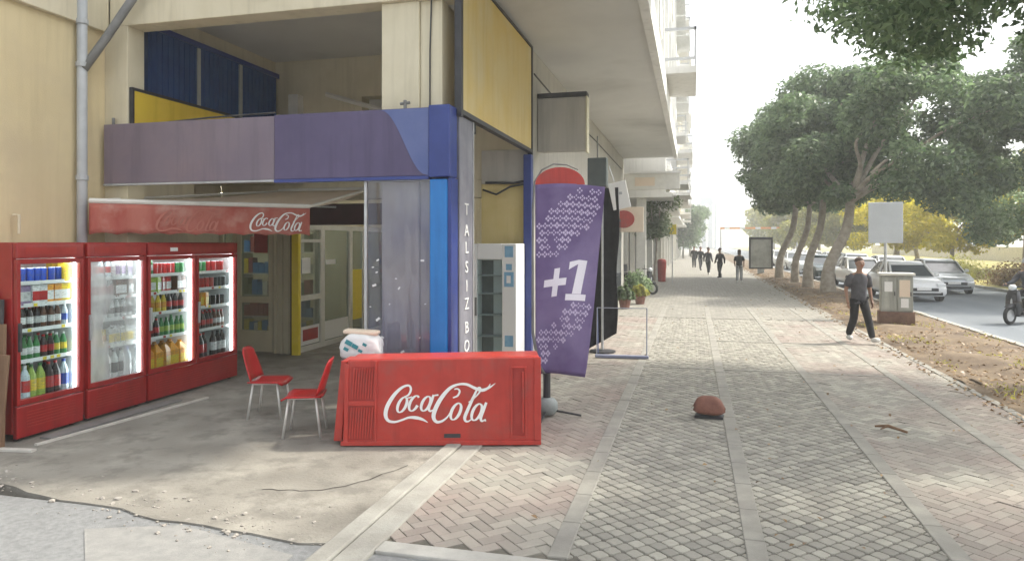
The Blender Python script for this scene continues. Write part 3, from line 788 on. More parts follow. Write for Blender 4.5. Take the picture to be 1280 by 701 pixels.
for a, b in zip(ys[:-1], ys[1:]):
    fr = MB().box(-7.31,-7.23,a,a+0.07,0.0,2.45).box(-7.31,-7.23,b-0.07,b-0.005,0.0,2.45).box(-7.31,-7.23,a+0.07,b-0.07,2.35,2.45).box(-7.31,-7.23,a+0.07,b-0.07,0.0,0.1)
    if a < 12.5: fr.box(-7.31,-7.23,a+0.07,b-0.07,0.98,1.08).box(-7.31,-7.23,a+0.07,b-0.07,2.1,2.16)
    fo = fr.build('frame', MAT['offwhite'], F, world=True)
    l = F.location
    mb = MB().box(-7.275,-7.265,a+0.07,b-0.07,0.1,2.35); mb.v = [(v[0]-l[0],v[1]-l[1],v[2]-l[2]) for v in mb.v]
    mb.build('pane', MAT['shopglass'], fo)
bx('sticker', MAT['paper'], F, -7.255,-7.25, 11.97,12.64, 0.12,0.48)
bx('sticker', MAT['red2'], F, -7.249,-7.246, 12.02,12.58, 0.2,0.42)
bx('sticker', MAT['paper'], F, -7.255,-7.25, 12.85,13.85, 0.12,0.5)
bx('sticker', MAT['paper'], F, -7.255,-7.25, 12.0,12.3, 1.5,1.8)
bx('sticker', MAT['paper'], F, -7.255,-7.25, 12.9,13.3, 1.65,1.75)
bx('sticker', MAT['yellow3'], F, -7.255,-7.25, 14.06,14.5, 0.4,1.5)
hd = bx('shutter_box', MAT['brown'], None, -7.06,-3.9, 11.5,11.78, 2.42,2.8, bevel=0.02)
tag(hd, 'dark brown roller shutter box above the passage', 'shutter box')
sh = thing('shop_shelf', 'tall shop shelf packed with colourful goods behind the glass door', 'shelf', (-8.6, 13.2, 0))
mb = MB()
for z in (0.1,0.55,1.0,1.45,1.9,2.35): mb.box(-9.3,-7.6,13.0,13.4,z-0.02,z)
mb.box(-9.34,-9.3,13.0,13.4,0,2.4).box(-7.6,-7.56,13.0,13.4,0,2.4)
mb.build('rack', MAT['offwhite'], sh, world=True)
gc = [MAT['red'],MAT['yellow3'],MAT['paper'],MAT['blue'],MAT['leafS'],MAT['red_d']]
mb = MB()
for z in (0.1,0.55,1.0,1.45,1.9):
    x = -9.25
    while x < -7.7:
        wd = random.uniform(0.07,0.16); mb.cur = random.randrange(6)
        mb.box(x,x+wd-0.01,13.02,13.2,z+0.002,z+random.uniform(0.18,0.38)); x += wd
tag(mb.build('goods', gc, sh, world=True), kind='stuff')

for x, y in ((-9.0,12.6),(-10.0,14.6),(-5.6,13.8)):  # shop tubes inferred from lit goods; passage tube is unseen, added to brighten
    tl_ = MB().tube([(-0.6,0,0),(0.6,0,0)],0.02,8).build('tube', MAT['tube'], None); tl_.location=(x,y,3.1)
    tag(tl_, {-9.0:'fluorescent tube lit inside the shop over the goods shelf',-10.0:'fluorescent tube lit deep inside the shop',-5.6:'unseen fluorescent tube added to brighten the passage'}[x], 'lamp')
    tl_.name = 'fluorescent_lamp'
    MB().box(-0.64,0.64,-0.05,0.05,0.025,0.1).build('housing', MAT['liner'], tl_)

# ------------------------------------------------------------------ lettering in script, drawn as strokes
def catmull(pts, n=7):
    out = []
    P_ = [pts[0]]+list(pts)+[pts[-1]]
    for i in range(1, len(P_)-2):
        p0,p1,p2,p3 = [np.array(P_[i+k],float) for k in (-1,0,1,2)]
        for j in range(n):
            t = j/n
            out.append(0.5*((2*p1)+(-p0+p2)*t+(2*p0-5*p1+4*p2-p3)*t*t+(-p0+3*p1-3*p2+p3)*t**3))
    out.append(np.array(pts[-1],float))
    return out
def oval(cx, cy, rx, ry, sl, w1, w2, a0=60, a1=430):
    p = []
    for k in range(15):
        a = R(a0+(a1-a0)*k/14); x = rx*math.cos(a); y = ry*math.sin(a)
        wd = w2+(w1-w2)*abs(math.cos(a))
        p.append((cx+x+sl*y, cy-y, wd))
    return p
STROKES = [
    # first capital: hook, bowl and long tail
    [(418,312,7),(445,300,12),(459,268,14),(446,246,13),(408,256,16),(362,298,22),(322,362,25),(310,415,24),(326,450,18),(366,458,14),(410,446,12),(448,433,14),(490,434,20),(528,444,15),(560,462,4)],
    oval(408,358,24,44,0.35,18,8),
    oval(478,350,25,44,0.35,18,8,50,345),
    oval(548,352,24,42,0.35,18,8),
    [(594,300,14),(580,340,18),(566,378,17),(574,396,12),(598,384,6)],
    [(432,318,5),(452,316,8),(466,310,5)],
    [(598,304,9),(622,301,10)],
    # second capital and its banner stroke
    [(708,318,8),(736,306,12),(748,280,12),(736,266,10),(716,268,8)],
    [(930,236,4),(915,262,14),(880,274,20),(838,262,18),(790,240,16),(740,240,14),(690,262,20),(640,318,25),(604,384,27),(594,432,24),(612,458,18),(644,454,14),(676,430,10),(694,400,6)],
    [(880,272,10),(920,262,12),(960,234,3)],
    oval(726,398,26,48,0.35,19,8),
    [(800,345,5),(835,320,7),(866,285,10),(872,262,9),(856,262,10),(832,310,16),(800,380,20),(780,428,20),(782,452,15),(800,456,10),(822,440,5)],
    oval(850,402,26,48,0.35,19,8),
    [(906,346,15),(890,388,19),(874,434,18),(880,455,12),(902,444,7)],
    [(896,452,10),(905,452,10)],
]
def logo_mb(width, fn, step=0.0004):
    """strokes in a 665 x 232 box, mapped to (u right, v up) metres and placed by fn(u, v, lift)"""
    mb = MB(); sc = width/665.0
    for k, st in enumerate(STROKES):
        pts = catmull(st, 5)
        L_, R_ = [], []
        for i, p in enumerate(pts):
            a = pts[max(0,i-1)]; b = pts[min(len(pts)-1,i+1)]
            t = np.array([b[0]-a[0], b[1]-a[1]]); t = t/(np.linalg.norm(t)+1e-9); nn = np.array([-t[1],t[0]])
            h = p[2]/2*0.95
            for lst, sg in ((L_,1),(R_,-1)):
                x = p[0]+nn[0]*h*sg; y = p[1]+nn[1]*h*sg
                lst.append(fn((x-628)*sc, (348-y)*sc, 0.002+k*step))
        n = len(L_)
        mb.add(L_+R_, [(i,i+1,n+i+1,n+i) for i in range(n-1)])
    return mb

# ------------------------------------------------------------------ awning
AW = thing('awning', 'faded red and cream shop awning with white script on its valance', 'awning', (-6.5, 9.5, 0))
fl, fr_, rl, rr_ = (-7.45,7.3,2.63), (-5.5,9.3,2.63), (-7.55,11.7,3.06), (-5.75,11.7,3.06)
def lerp(a, b, t): return tuple(a[i]+(b[i]-a[i])*t for i in range(3))
def awn(u, v):
    p = lerp(lerp(fl,fr_,u), lerp(rl,rr_,u), v)
    return (p[0],p[1],p[2]-0.05*math.sin(math.pi*v)+0.015*math.sin(u*17)*math.sin(math.pi*v))
MB().grid(awn, 20, 10).build('canopy', MAT['awncream'], AW, smooth=True, world=True, solid=0.006)
bd = Vector(fr_)-Vector(fl); bd.normalize(); bn = Vector((bd.y,-bd.x,0))
def val(u, v):
    p = Vector(lerp(fl,fr_,u)); 
    scal = 0.025*abs(math.sin(u*math.pi*9))
    return tuple(p + bn*(0.03+0.018*math.sin(u*31)*v+0.012*math.sin(u*13+2)*v) + Vector((0,0,-0.03-v*(0.40-scal))))
MB().grid(val, 90, 6).build('valance', MAT['awnred'], AW, smooth=True, world=True, solid=0.004)
MB().tube([Vector(fl)+bn*0.01, Vector(fr_)+bn*0.01], 0.035, 8).build('front_bar', MAT['offwhite'], AW, world=True)
MB().tube([fr_, rr_], 0.022, 6).build('arm', MAT['offwhite'], AW, world=True)
MB().tube([fl, rl], 0.022, 6).build('arm', MAT['offwhite'], AW, world=True)
MB().tube([rl, rr_], 0.05, 8).build('roller', MAT['offwhite'], AW, world=True)
MB().tube([lerp(fl,fr_,0.75),(-6.3,11.75,2.75)], 0.018, 6).build('arm', MAT['pipe'], AW, world=True)
cen = Vector(lerp(fl,fr_,0.835)); 
def af(u, v, lift):
    p = cen + bd*u + bn*(0.052+lift) + Vector((0,0,-0.235+v)); return tuple(p)
logo_mb(0.80, af).build('script_lettering', MAT['paper'], AW, world=True)
cen2 = Vector(lerp(fl,fr_,0.42))
def af2(u, v, lift):
    p = cen2 + bd*u + bn*(0.052+lift) + Vector((0,0,-0.235+v)); return tuple(p)
logo_mb(0.85, af2).build('faded_lettering', M('faded_print', (0.46,0.17,0.13), rough=0.9), AW, world=True)

# ------------------------------------------------------------------ drinks fridges
H_ = 2.1
def fridge(name, label, yc, doors, wd, glare=False, tilt=0):
    t = thing(name, label, 'fridge', (-7.23, yc, 0), R(90), 'drinks fridges along the wall')
    W = wd*doors; dp = 0.37
    # cabinet shell: back, sides, top, base
    mb = MB().box(-W/2,W/2,dp-0.05,dp,0.08,H_).box(-W/2,-W/2+0.05,-dp+0.06,dp-0.05,0.08,H_).box(W/2-0.05,W/2,-dp+0.06,dp-0.05,0.08,H_)
    mb.box(-W/2+0.05,W/2-0.05,-dp+0.06,dp-0.05,H_-0.05,H_).box(-W/2+0.05,W/2-0.05,-dp+0.06,dp-0.05,0.08,0.36)
    mb.build('cabinet', MAT['red'], t, bevel=0.006)
    mb = MB().box(-W/2+0.051,W/2-0.051,dp-0.062,dp-0.052,0.361,H_-0.051).box(-W/2+0.051,-W/2+0.06,-dp+0.07,dp-0.063,0.361,H_-0.051).box(W/2-0.06,W/2-0.051,-dp+0.07,dp-0.063,0.361,H_-0.051).box(-W/2+0.061,W/2-0.061,-dp+0.07,dp-0.063,0.361,0.37)
    mb.build('liner', MAT['liner'], t)
    gp = MB().box(-W/2+0.004,W/2-0.004,-dp,-dp+0.058,0.035,0.37).build('lower_panel', MAT['red'], t, bevel=0.012)
    mb = MB()
    for k in range(6): mb.box(-W/2+0.12,W/2-0.12,-dp-0.006,-dp-0.001,0.13+k*0.032,0.142+k*0.032)
    mb.build('vent_slats', MAT['red_d'], gp)
    hp = MB().box(-W/2+0.004,W/2-0.004,-dp,-dp+0.058,1.93,H_-0.004).build('header_panel', MAT['red'], t, bevel=0.012)
    MB().box(-W/2+0.1,W/2-0.1,-dp-0.004,-dp-0.001,1.965,2.045).build('header_inlay', MAT['red_d'], hp)
    if doors == 2: MB().box(-W/4-0.07,-W/4+0.07,-dp-0.008,-dp-0.0045,1.98,2.03).build('label_plate', MAT['paper'], hp)
    for sx in (-1,1):
        for sy in (-1,1): MB().lathe([(0.025,0.0),(0.025,0.03),(0.015,0.082)],(sx*(W/2-0.08),sy*(dp-0.1),0),8).build('foot', MAT['black'], t)
    for d in range(doors):
        x0 = -W/2+d*wd; x1 = x0+wd
        fw = 0.05
        dr = MB().box(x0+0.008,x0+fw,-dp,-dp+0.05,0.38,1.92).box(x1-fw,x1-0.008,-dp,-dp+0.05,0.38,1.92).box(x0+fw,x1-fw,-dp,-dp+0.05,1.87,1.92).box(x0+fw,x1-fw,-dp,-dp+0.05,0.38,0.44).build('door', MAT['red'], t, bevel=0.005)
        MB().box(x0+fw,x1-fw,-dp+0.02,-dp+0.028,0.44,1.87).build('pane', MAT['glassglare'] if glare else MAT['glass'], dr)
        MB().box(x0+0.012,x0+0.04,-dp-0.035,-dp-0.002,0.95,1.25).build('handle', MAT['dark'] if doors==1 and not glare else MAT['steel'], dr, bevel=0.006)
        MB().box(x1-fw-0.022,x1-fw-0.003,-dp+0.055,-dp+0.085,0.44,1.87).build('light_strip', MAT['led'], t)
        MB().box(x0+fw,x1-fw,-dp+0.07,-dp+0.10,1.872,1.90).build('light_strip', MAT['led'], t)
        if doors == 2 and d == 0: MB().box(x1-0.02,x1+0.02,-dp+0.06,dp-0.063,0.37,H_-0.051).build('divider', MAT['liner'], t)
        tg_ = MB()
        for z in SHELVES[1:]:
            q = x0+0.09
            while q < x1-0.14:
                if random.random() < 0.75: tg_.cur = random.choice((0,0,0,1,2)); tg_.box(q,q+0.045,-dp+0.097,-dp+0.0995,z-0.016,z+0.016)
                q += random.uniform(0.07,0.14)
        tag(tg_.build('price_tags', [MAT['paper'],MAT['yellow3'],MAT['red2']], t), kind='stuff')
        for z in SHELVES[1:]:
            MB().box(x0+0.065,x1-0.065,-dp+0.11,dp-0.07,z-0.012,z).box(x0+0.065,x1-0.065,-dp+0.10,-dp+0.109,z-0.02,z+0.022).build('shelf', MAT['liner'], t)
    return t
SHELVES = [0.371, 0.82, 1.15, 1.42, 1.66]
# drink containers: one mesh per look, copied
PROD = {}
def cmat(c):
    k = ('c',)+c
    if k not in PROD: PROD[k] = drink_mat(c)
    return PROD[k]
def product(kind, body, lab, cap):
    key = (kind, body, lab, cap)
    if key in PROD: return PROD[key]
    mb = MB(); n = 10
    if kind == 'can':
        mb.cur = 2; mb.lathe([(0.026,0),(0.032,0.008)],n=n,cap=False); mb.cur = 0; mb.lathe([(0.032,0.008),(0.033,0.06),(0.033,0.14),(0.032,0.148)],n=n,cap=False); mb.cur = 2; mb.lathe([(0.032,0.148),(0.027,0.157),(0.027,0.155),(0.001,0.155)],n=n,cap=False)
    elif kind == 'bottle':
        mb.lathe([(0.03,0),(0.034,0.012),(0.034,0.06)],n=n,cap=False); mb.cur = 1; mb.lathe([(0.0345,0.06),(0.0345,0.125)],n=n,cap=False); mb.cur = 0; mb.lathe([(0.034,0.125),(0.031,0.15),(0.016,0.195),(0.014,0.21)],n=n,cap=False); mb.cur = 2; mb.lathe([(0.016,0.208),(0.016,0.228),(0.001,0.229)],n=n,cap=False)
    elif kind == 'large bottle':
        mb.lathe([(0.04,0),(0.047,0.015),(0.047,0.10)],n=n,cap=False); mb.cur = 1; mb.lathe([(0.0475,0.10),(0.0475,0.21)],n=n,cap=False); mb.cur = 0; mb.lathe([(0.047,0.21),(0.043,0.25),(0.018,0.315),(0.015,0.33)],n=n,cap=False); mb.cur = 2; mb.lathe([(0.018,0.328),(0.018,0.352),(0.001,0.353)],n=n,cap=False)
    elif kind == 'carton':
        mb.box(-0.04,0.04,-0.04,0.04,0,0.19); mb.cur = 1; mb.box(-0.041,0.041,-0.0415,-0.0405,0.04,0.13); mb.cur = 2; mb.lathe([(0.014,0.19),(0.014,0.205),(0.001,0.206)],n=8,cap=False)
    else:  # jug
        mb.box(-0.07,0.07,-0.06,0.06,0,0.22); mb.add([(-0.07,-0.06,0.22),(0.07,-0.06,0.22),(0.07,0.06,0.22),(-0.07,0.06,0.22),(-0.02,-0.02,0.3),(0.02,-0.02,0.3),(0.02,0.02,0.3),(-0.02,0.02,0.3)],[(0,1,5,4),(1,2,6,5),(2,3,7,6),(3,0,4,7)]); mb.cur = 1; mb.box(-0.06,0.06,-0.0625,-0.0605,0.05,0.16); mb.cur = 2; mb.lathe([(0.025,0.3),(0.025,0.325),(0.001,0.326)],n=8,cap=False)
    mb.v = [(v[0]*1.12,v[1]*1.12,v[2]*(1.12 if kind != 'can' else 1.05)) for v in mb.v]
    me = mb.mesh(kind.replace(' ','_'), [cmat(body),cmat(lab),cmat(cap)])
    PROD[key] = me
    return me
CL = dict(blue=(0.02,0.07,0.42), red=(0.50,0.02,0.02), yellow=(0.75,0.55,0.04), green=(0.03,0.20,0.05), dark=(0.03,0.015,0.012), white=(0.75,0.75,0.74), orange=(0.75,0.33,0.03), lilac=(0.35,0.25,0.42), silver=(0.5,0.52,0.54), clear=(0.55,0.62,0.66), lime=(0.35,0.48,0.08), black=(0.015,0.015,0.018), brown=(0.13,0.05,0.02))
SN = ['bottom','second lowest','middle','second highest','top']
def stock(fr, x0, x1, rows, where):
    """rows: per shelf a list of (kind, body, label, cap, count); fr local x0..x1"""
    for si, row in enumerate(rows):
        tot = sum(r[4] for r in row); i = 0
        step = (x1-x0)/tot
        for kind, b, lbl, cp_, cnt in row:
            for _ in range(cnt):
                for dpt in (0, 1):
                    x = x0+step*(i+0.5)+random.uniform(-0.007,0.007)
                    if dpt == 0 and random.random() < 0.05: continue
                    yy = -0.37+0.155+dpt*0.16+random.uniform(-0.012,0.012)
                    if dpt == 1 and random.random() < 0.35: continue
                    o = bpy.data.objects.new(kind.replace(' ','_'), product(kind, CL[b], CL[lbl], CL[cp_])); COL.objects.link(o)
                    c, s = math.cos(R(90)), math.sin(R(90))
                    l = fr.location
                    o.location = (l.x - yy, l.y + x, SHELVES[si]+0.001)
                    o.rotation_euler = (0,0,R(90)+random.uniform(-0.3,0.3))
                    tag(o, f'{b} {kind}, {lbl} label, {cp_} cap, {SN[si]} shelf, {where}' if kind != 'can' else f'{b} drink can, {SN[si]} shelf, {where}', 'drink', f'{b} {lbl} {cp_} {kind}s on {SN[si]} shelf of {where}')
                i += 1
f1 = fridge('drinks_fridge', 'red glass door drinks fridge beside the leaning planks, blue cans on top', 6.23, 1, 0.84)
stock(f1, -0.355, 0.335, [
    [('large bottle','white','silver','white',1),('large bottle','clear','red','white',1),('large bottle','lime','yellow','green',2),('large bottle','dark','red','red',2),('large bottle','clear','blue','blue',1)],
    [('bottle','white','silver','white',1),('bottle','green','white','green',3),('bottle','dark','red','red',2),('bottle','green','yellow','white',2)],
    [('bottle','dark','white','red',4),('bottle','brown','white','white',3),('bottle','clear','blue','white',1)],
    [('carton','lilac','white','white',2),('carton','white','red','white',2),('carton','orange','white','white',2),('carton','yellow','white','green',1)],
    [('can','blue','blue','silver',7),('carton','yellow','yellow','white',1)]], 'the fridge by the planks')
f2 = fridge('drinks_fridge', 'red drinks fridge with glare painted on its glass next to the fridge by the planks', 7.16, 1, 0.92, glare=True)
stock(f2, -0.395, 0.36, [
    [('large bottle','yellow','lime','white',2),('large bottle','lime','yellow','white',1),('large bottle','white','black','black',3),('large bottle','clear','white','blue',1)],
    [('carton','yellow','orange','white',3),('carton','white','yellow','white',4)],
    [('can','silver','silver','silver',3),('bottle','white','black','black',5)],
    [('carton','white','red','white',4),('carton','brown','white','white',3)],
    [('bottle','clear','red','red',4),('carton','white','lilac','white',3)]], 'the fridge with painted glare')
f3 = fridge('drinks_fridge', 'red double door drinks fridge nearest the beige shop door', 8.57, 2, 0.925)
stock(f3, -0.86, -0.09, [
    [('jug','orange','yellow','orange',5)],
    [('bottle','dark','red','red',3),('bottle','green','lime','green',5)],
    [('bottle','yellow','orange','white',4),('bottle','black','red','black',3)],
    [('carton','lime','white','white',3),('carton','red','white','white',3),('carton','brown','white','white',2)],
    [('bottle','green','white','red',2),('can','red','red','silver',5),('can','green','green','silver',2)]], 'double fridge left door')
stock(f3, 0.09, 0.80, [
    [('large bottle','dark','red','red',4),('large bottle','dark','white','black',3)],
    [('bottle','dark','red','red',5),('bottle','brown','white','red',3)],
    [('carton','orange','yellow','white',3),('can','black','black','silver',4)],
    [('can','red','red','silver',5),('can','black','black','silver',3)],
    [('can','green','green','silver',3),('can','red','red','silver',4)]], 'double fridge right door')
# planks leaning by the fridge, laths on the ground
for i, (dx, dy, c, hh) in enumerate(((-6.90,5.66,'wood',1.25),(-7.02,5.70,'dark',1.5),(-7.17,5.72,'dark',1.6),(-6.86,5.58,'wood',0.95))):
    pk = MB().obox((0,0,hh/2),(0.13,0.03,hh)).build('plank', MAT[c], None, bevel=0.004)
    pk.location = (dx,dy,0.004); pk.rotation_euler = (R(-2.5),R(-3+2*i),R(8*i-10)); tag(pk, ['weathered brown plank standing against the fridge side','black plank leaning just behind the brown plank','tallest black plank leaning against the fridge side','short brown plank in front of the taller brown plank'][i], 'plank')
la = MB().obox((0,0,0.012),(2.35,0.04,0.022)).build('lath', MAT['wood_p'], None); la.location = (-6.45,6.95,0.001); la.rotation_euler = (0,0,R(84)); tag(la, 'long pale lath lying on the concrete before the fridges', 'lath')
la = MB().obox((0,0,0.012),(0.9,0.07,0.022)).build('lath', MAT['wood_p'], None); la.location = (-6.85,5.55,0.001); la.rotation_euler = (0,0,R(8)); tag(la, 'short pale lath lying at the foot of the planks', 'lath')
bb = MB().obox((0,0,0.01),(1.9,0.16,0.018)).build('board', MAT['pipe_d'], None); bb.location = (-6.66,6.95,0.001); bb.rotation_euler = (0,0,R(88)); tag(bb, 'flat grey board lying between the fridges and the long lath', 'board')

# ------------------------------------------------------------------ red cooler lying on its side
C = thing('fallen_cooler', 'red drinks cooler lying on its side with large white script lettering', 'cooler', (-2.515, 6.82, 0.012), R(15.5))
LW, LH, LD = 1.02, 0.905, 0.56
mb = MB(); ln = 0.05
fr0 = [(-LW,0,0),(LW,0,0),(LW-0.0,ln,LH),(-LW+0.05,ln,LH-0.03)]
bk0 = [(-LW,LD,0),(LW,LD,0),(LW,LD,LH-0.02),(-LW+0.05,LD,LH-0.05)]
mb.loft([fr0,bk0], True)
mb.build('body', MAT['red2'], C, bevel=0.02)
def cf(u, v, lift):   # a point on the leaning front face
    return (u, ln*(v/LH)-lift, v)
def cbox(mb, u0,u1,v0,v1,l0,l1):
    vs = [cf(u0,v0,l0),cf(u1,v0,l0),cf(u1,v1,l0),cf(u0,v1,l0),cf(u0,v0,l1),cf(u1,v0,l1),cf(u1,v1,l1),cf(u0,v1,l1)]
    mb.add(vs, [(0,1,2,3),(4,5,6,7),(0,1,5,4),(1,2,6,5),(2,3,7,6),(3,0,4,7)])
mb = MB(); cbox(mb,-LW-0.012,LW+0.012,0.0,0.045,-0.01,0.02); mb.build('lower_rim', MAT['red2'], C, bevel=0.006)
mb = MB(); cbox(mb,LW-0.06,LW+0.012,0.047,LH-0.01,-0.01,0.02); mb.build('end_rim', MAT['red2'], C, bevel=0.006)
# end cover sticking out at the left
mb = MB(); mb.loft([[(-LW-0.10,0.05,0.03),(-LW-0.012,0.05,0.03),(-LW+0.035,0.09,LH-0.05),(-LW-0.03,0.09,LH-0.05)],[(-LW-0.10,LD-0.04,0.03),(-LW-0.012,LD-0.04,0.03),(-LW+0.035,LD-0.04,LH-0.07),(-LW-0.03,LD-0.04,LH-0.07)]],True)
mb.build('end_cover', MAT['red2'], C, bevel=0.01)
for v0, v1 in ((0.06,0.40),(0.46,0.80)):
    mb = MB(); sh_ = 0.03*(v0/0.46)
    cbox(mb, -0.96+sh_,-0.72+sh_, v0,v1, 0.001,0.004); lv = mb.build('louvre_recess', MAT['red_d'], C)
    mb = MB()
    for k in range(9):
        u = -0.955+sh_+k*0.027
        a = [cf(u,v0+0.01,0.005),cf(u+0.016,v0+0.01,0.005),cf(u+0.016+0.02,v1-0.01,0.012),cf(u+0.02,v1-0.01,0.012)]
        b = [cf(u,v0+0.01,0.014),cf(u+0.016,v0+0.01,0.014),cf(u+0.016+0.02,v1-0.01,0.022),cf(u+0.02,v1-0.01,0.022)]
        mb.loft([a,b],True)
    mb.build('louvres', MAT['red2'], lv)
for u0,u1,v0,v1 in ((-1.0,-0.955,0.04,0.83),(-0.69,-0.665,0.04,0.86),(-0.955,-0.69,0.405,0.455)):
    mb = MB(); cbox(mb,u0,u1,v0,v1,0.0015,0.018); mb.build('louvre_frame', MAT['red2'], C, bevel=0.004)
mb = MB(); cbox(mb,0.74,0.86,0.10,0.78,0.001,0.004); mb.build('handle_recess', MAT['red_d'], C)
mb = MB(); cbox(mb,0.715,0.738,0.08,0.80,0.001,0.02); cbox(mb,0.862,0.885,0.08,0.80,0.001,0.02); cbox(mb,0.738,0.862,0.782,0.80,0.001,0.02); cbox(mb,0.738,0.862,0.08,0.098,0.001,0.02); mb.build('handle_frame', MAT['red2'], C, bevel=0.004)
mb = MB(); cbox(mb,0.835,0.858,0.13,0.75,0.004,0.035); mb.build('handle', MAT['red2'], C, bevel=0.006)
mb = MB(); cbox(mb,0.03,0.20,0.075,0.115,0.001,0.006); mb.build('vent_slot', MAT['black'], C)
logo_mb(1.16, lambda u,v,l: cf(u-0.02,v+0.43,l)).build('script_lettering', MAT['paper'], C)
mb = MB()
for sx in (-0.8,0.1,0.85): mb.box(sx-0.05,sx+0.05,0.05,0.5,-0.012,0.001)
mb.build('skid', MAT['black'], C)
# sack and crate behind it
cr = thing('plastic_crate', 'grey crate stack carrying the white sack behind the red cooler', 'crate', (-3.66, 7.32, 0), R(12))
for k in range(3):
    mb = MB(); z = k*0.262
    mb.box(-0.2,0.2,-0.15,-0.13,z,z+0.26).box(-0.2,0.2,0.13,0.15,z,z+0.26).box(-0.2,-0.18,-0.13,0.13,z,z+0.26).box(0.18,0.2,-0.13,0.13,z,z+0.26).box(-0.18,0.18,-0.13,0.13,z,z+0.02)
    mb.build('crate_tier', MAT['pipe_d'], cr, bevel=0.004)
sk = thing('woven_sack', 'plump white woven sack with teal print on the crate behind the red cooler', 'sack', (-3.66, 7.32, 0.785), R(12))
mb = MB(); rings = []
for k in range(11):
    t = k/10; z = t*0.27; r = [0.86,0.97,1.0,1.02,1.0,1.01,0.98,0.95,0.9,0.8,0.6][k]
    rings.append([(0.235*r*math.copysign(abs(math.cos(a))**0.42,math.cos(a))+0.008*math.sin(5*a+k), 0.14*r*math.copysign(abs(math.sin(a))**0.5,math.sin(a))+0.006*math.sin(4*a+2*k), z+0.014*math.sin(3*a+1)*t) for a in [2*math.pi*q/28 for q in range(28)]])
mb.loft(rings,True); mb.build('bag', MAT['sack'], sk, smooth=True)
mb = MB()
for x,z,s in ((-0.11,0.19,0.05),(-0.04,0.15,0.045),(-0.14,0.12,0.035),(0.07,0.17,0.03),(0.02,0.10,0.03)): mb.obox((x,-0.152,z),(s*1.6,0.004,s),(0,0.5,0))
mb.build('print', MAT['teal'], sk)
MB().obox((0.0,0.0,0.295),(0.40,0.16,0.05),(0,R(3),0)).build('folded_top', MAT['awncream'], sk, bevel=0.02)

# ------------------------------------------------------------------ chairs
def make_chair():
    t = thing('chair', 'x', 'chair', (0,0,0), 0, 'red chairs before the fridges')
    def seat(u, v):
        x = (u-0.5)*0.44*(1-0.08*v); y = -0.22+v*0.42
        return (x, y, 0.45-0.02*math.sin(math.pi*u)+ (0.0 if v>0.12 else -0.03*(1-v/0.12)))
    MB().grid(seat,8,8).build('seat', MAT['redch'], t, smooth=True, solid=0.018)
    def back(u, v):
        wdt = 0.44*(1-0.22*v*v); x = (u-0.5)*wdt
        return (x, 0.20+v*0.11-0.04*(1-math.cos((u-0.5)*2.4))*1.6, 0.455+v*0.38-0.05*v*(2*(u-0.5))**4)
    MB().grid(back,10,8).build('backrest', MAT['redch'], t, smooth=True, solid=0.016)
    for sx in (-1,1):
        for sy in (-1,1):
            MB().tube([(sx*0.17,sy*0.14,0.435),(sx*0.20,sy*0.20,0.0)],0.0135,8).build('leg', MAT['chrome'], t, smooth=True)
    MB().tube([(-0.175,-0.145,0.42),(0.175,-0.145,0.42),(0.175,0.145,0.42),(-0.175,0.145,0.42),(-0.175,-0.145,0.42)],0.011,6).build('frame', MAT['chrome'], t)
    return t
ch = make_chair(); ch.location = (-4.97,7.5,0); ch.rotation_euler = (0,0,R(105)); ch['label'] = 'red plastic chair with pale legs closest to the double fridge'
dup(ch, (-4.13,6.9,0), R(-70), 'red plastic chair with its back against the lying red cooler')
# ------------------------------------------------------------------ white cooler beside the yellow wall
K = thing('white_cooler', 'tall white glass door cooler with blue stickers before the yellow wall', 'cooler', (-3.13, 11.3, 0))
mb = MB().box(-0.36,0.36,-0.02,0.3,0.05,2.08).box(-0.36,-0.3,-0.3,-0.02,0.05,2.08).box(0.12,0.36,-0.3,-0.02,0.05,2.08).box(-0.3,0.12,-0.3,-0.02,1.82,2.08).box(-0.3,0.12,-0.3,-0.02,0.05,0.2)
mb.build('cabinet', MAT['liner'], K, bevel=0.012)
MB().box(-0.3,0.12,-0.29,-0.28,0.2,1.82).build('pane', MAT['glass'], K)
for z in (0.55,0.9,1.25,1.55): MB().box(-0.3,0.12,-0.26,-0.025,z,z+0.015).build('shelf', MAT['pipe'], K)
MB().box(-0.298,-0.1,-0.03,-0.022,0.2,1.8).build('dark_reflection', MAT['pipe_d'], K)  # dark strip stands in for the dark reflection in the door glass
for x,z,a,b in ((0.24,1.95,0.07,0.09),(0.24,1.5,0.08,0.12),(0.24,1.7,0.05,0.05),(0.24,0.5,0.07,0.09)): MB().box(x-a,x+a,-0.304,-0.301,z-b,z+b).build('sticker', MAT['sticker'], K)
MB().box(0.2,0.27,-0.307,-0.3045,1.44,1.56).build('sticker', MAT['paper'], K)
MB().box(-0.33,-0.305,-0.335,-0.301,0.9,1.2).build('handle', MAT['pipe_d'], K)
for sx in (-0.3,0.3):
    for sy in (-0.2,0.25): MB().lathe([(0.03,0),(0.03,0.052)],(sx,sy,0),8).build('foot', MAT['black'], K)

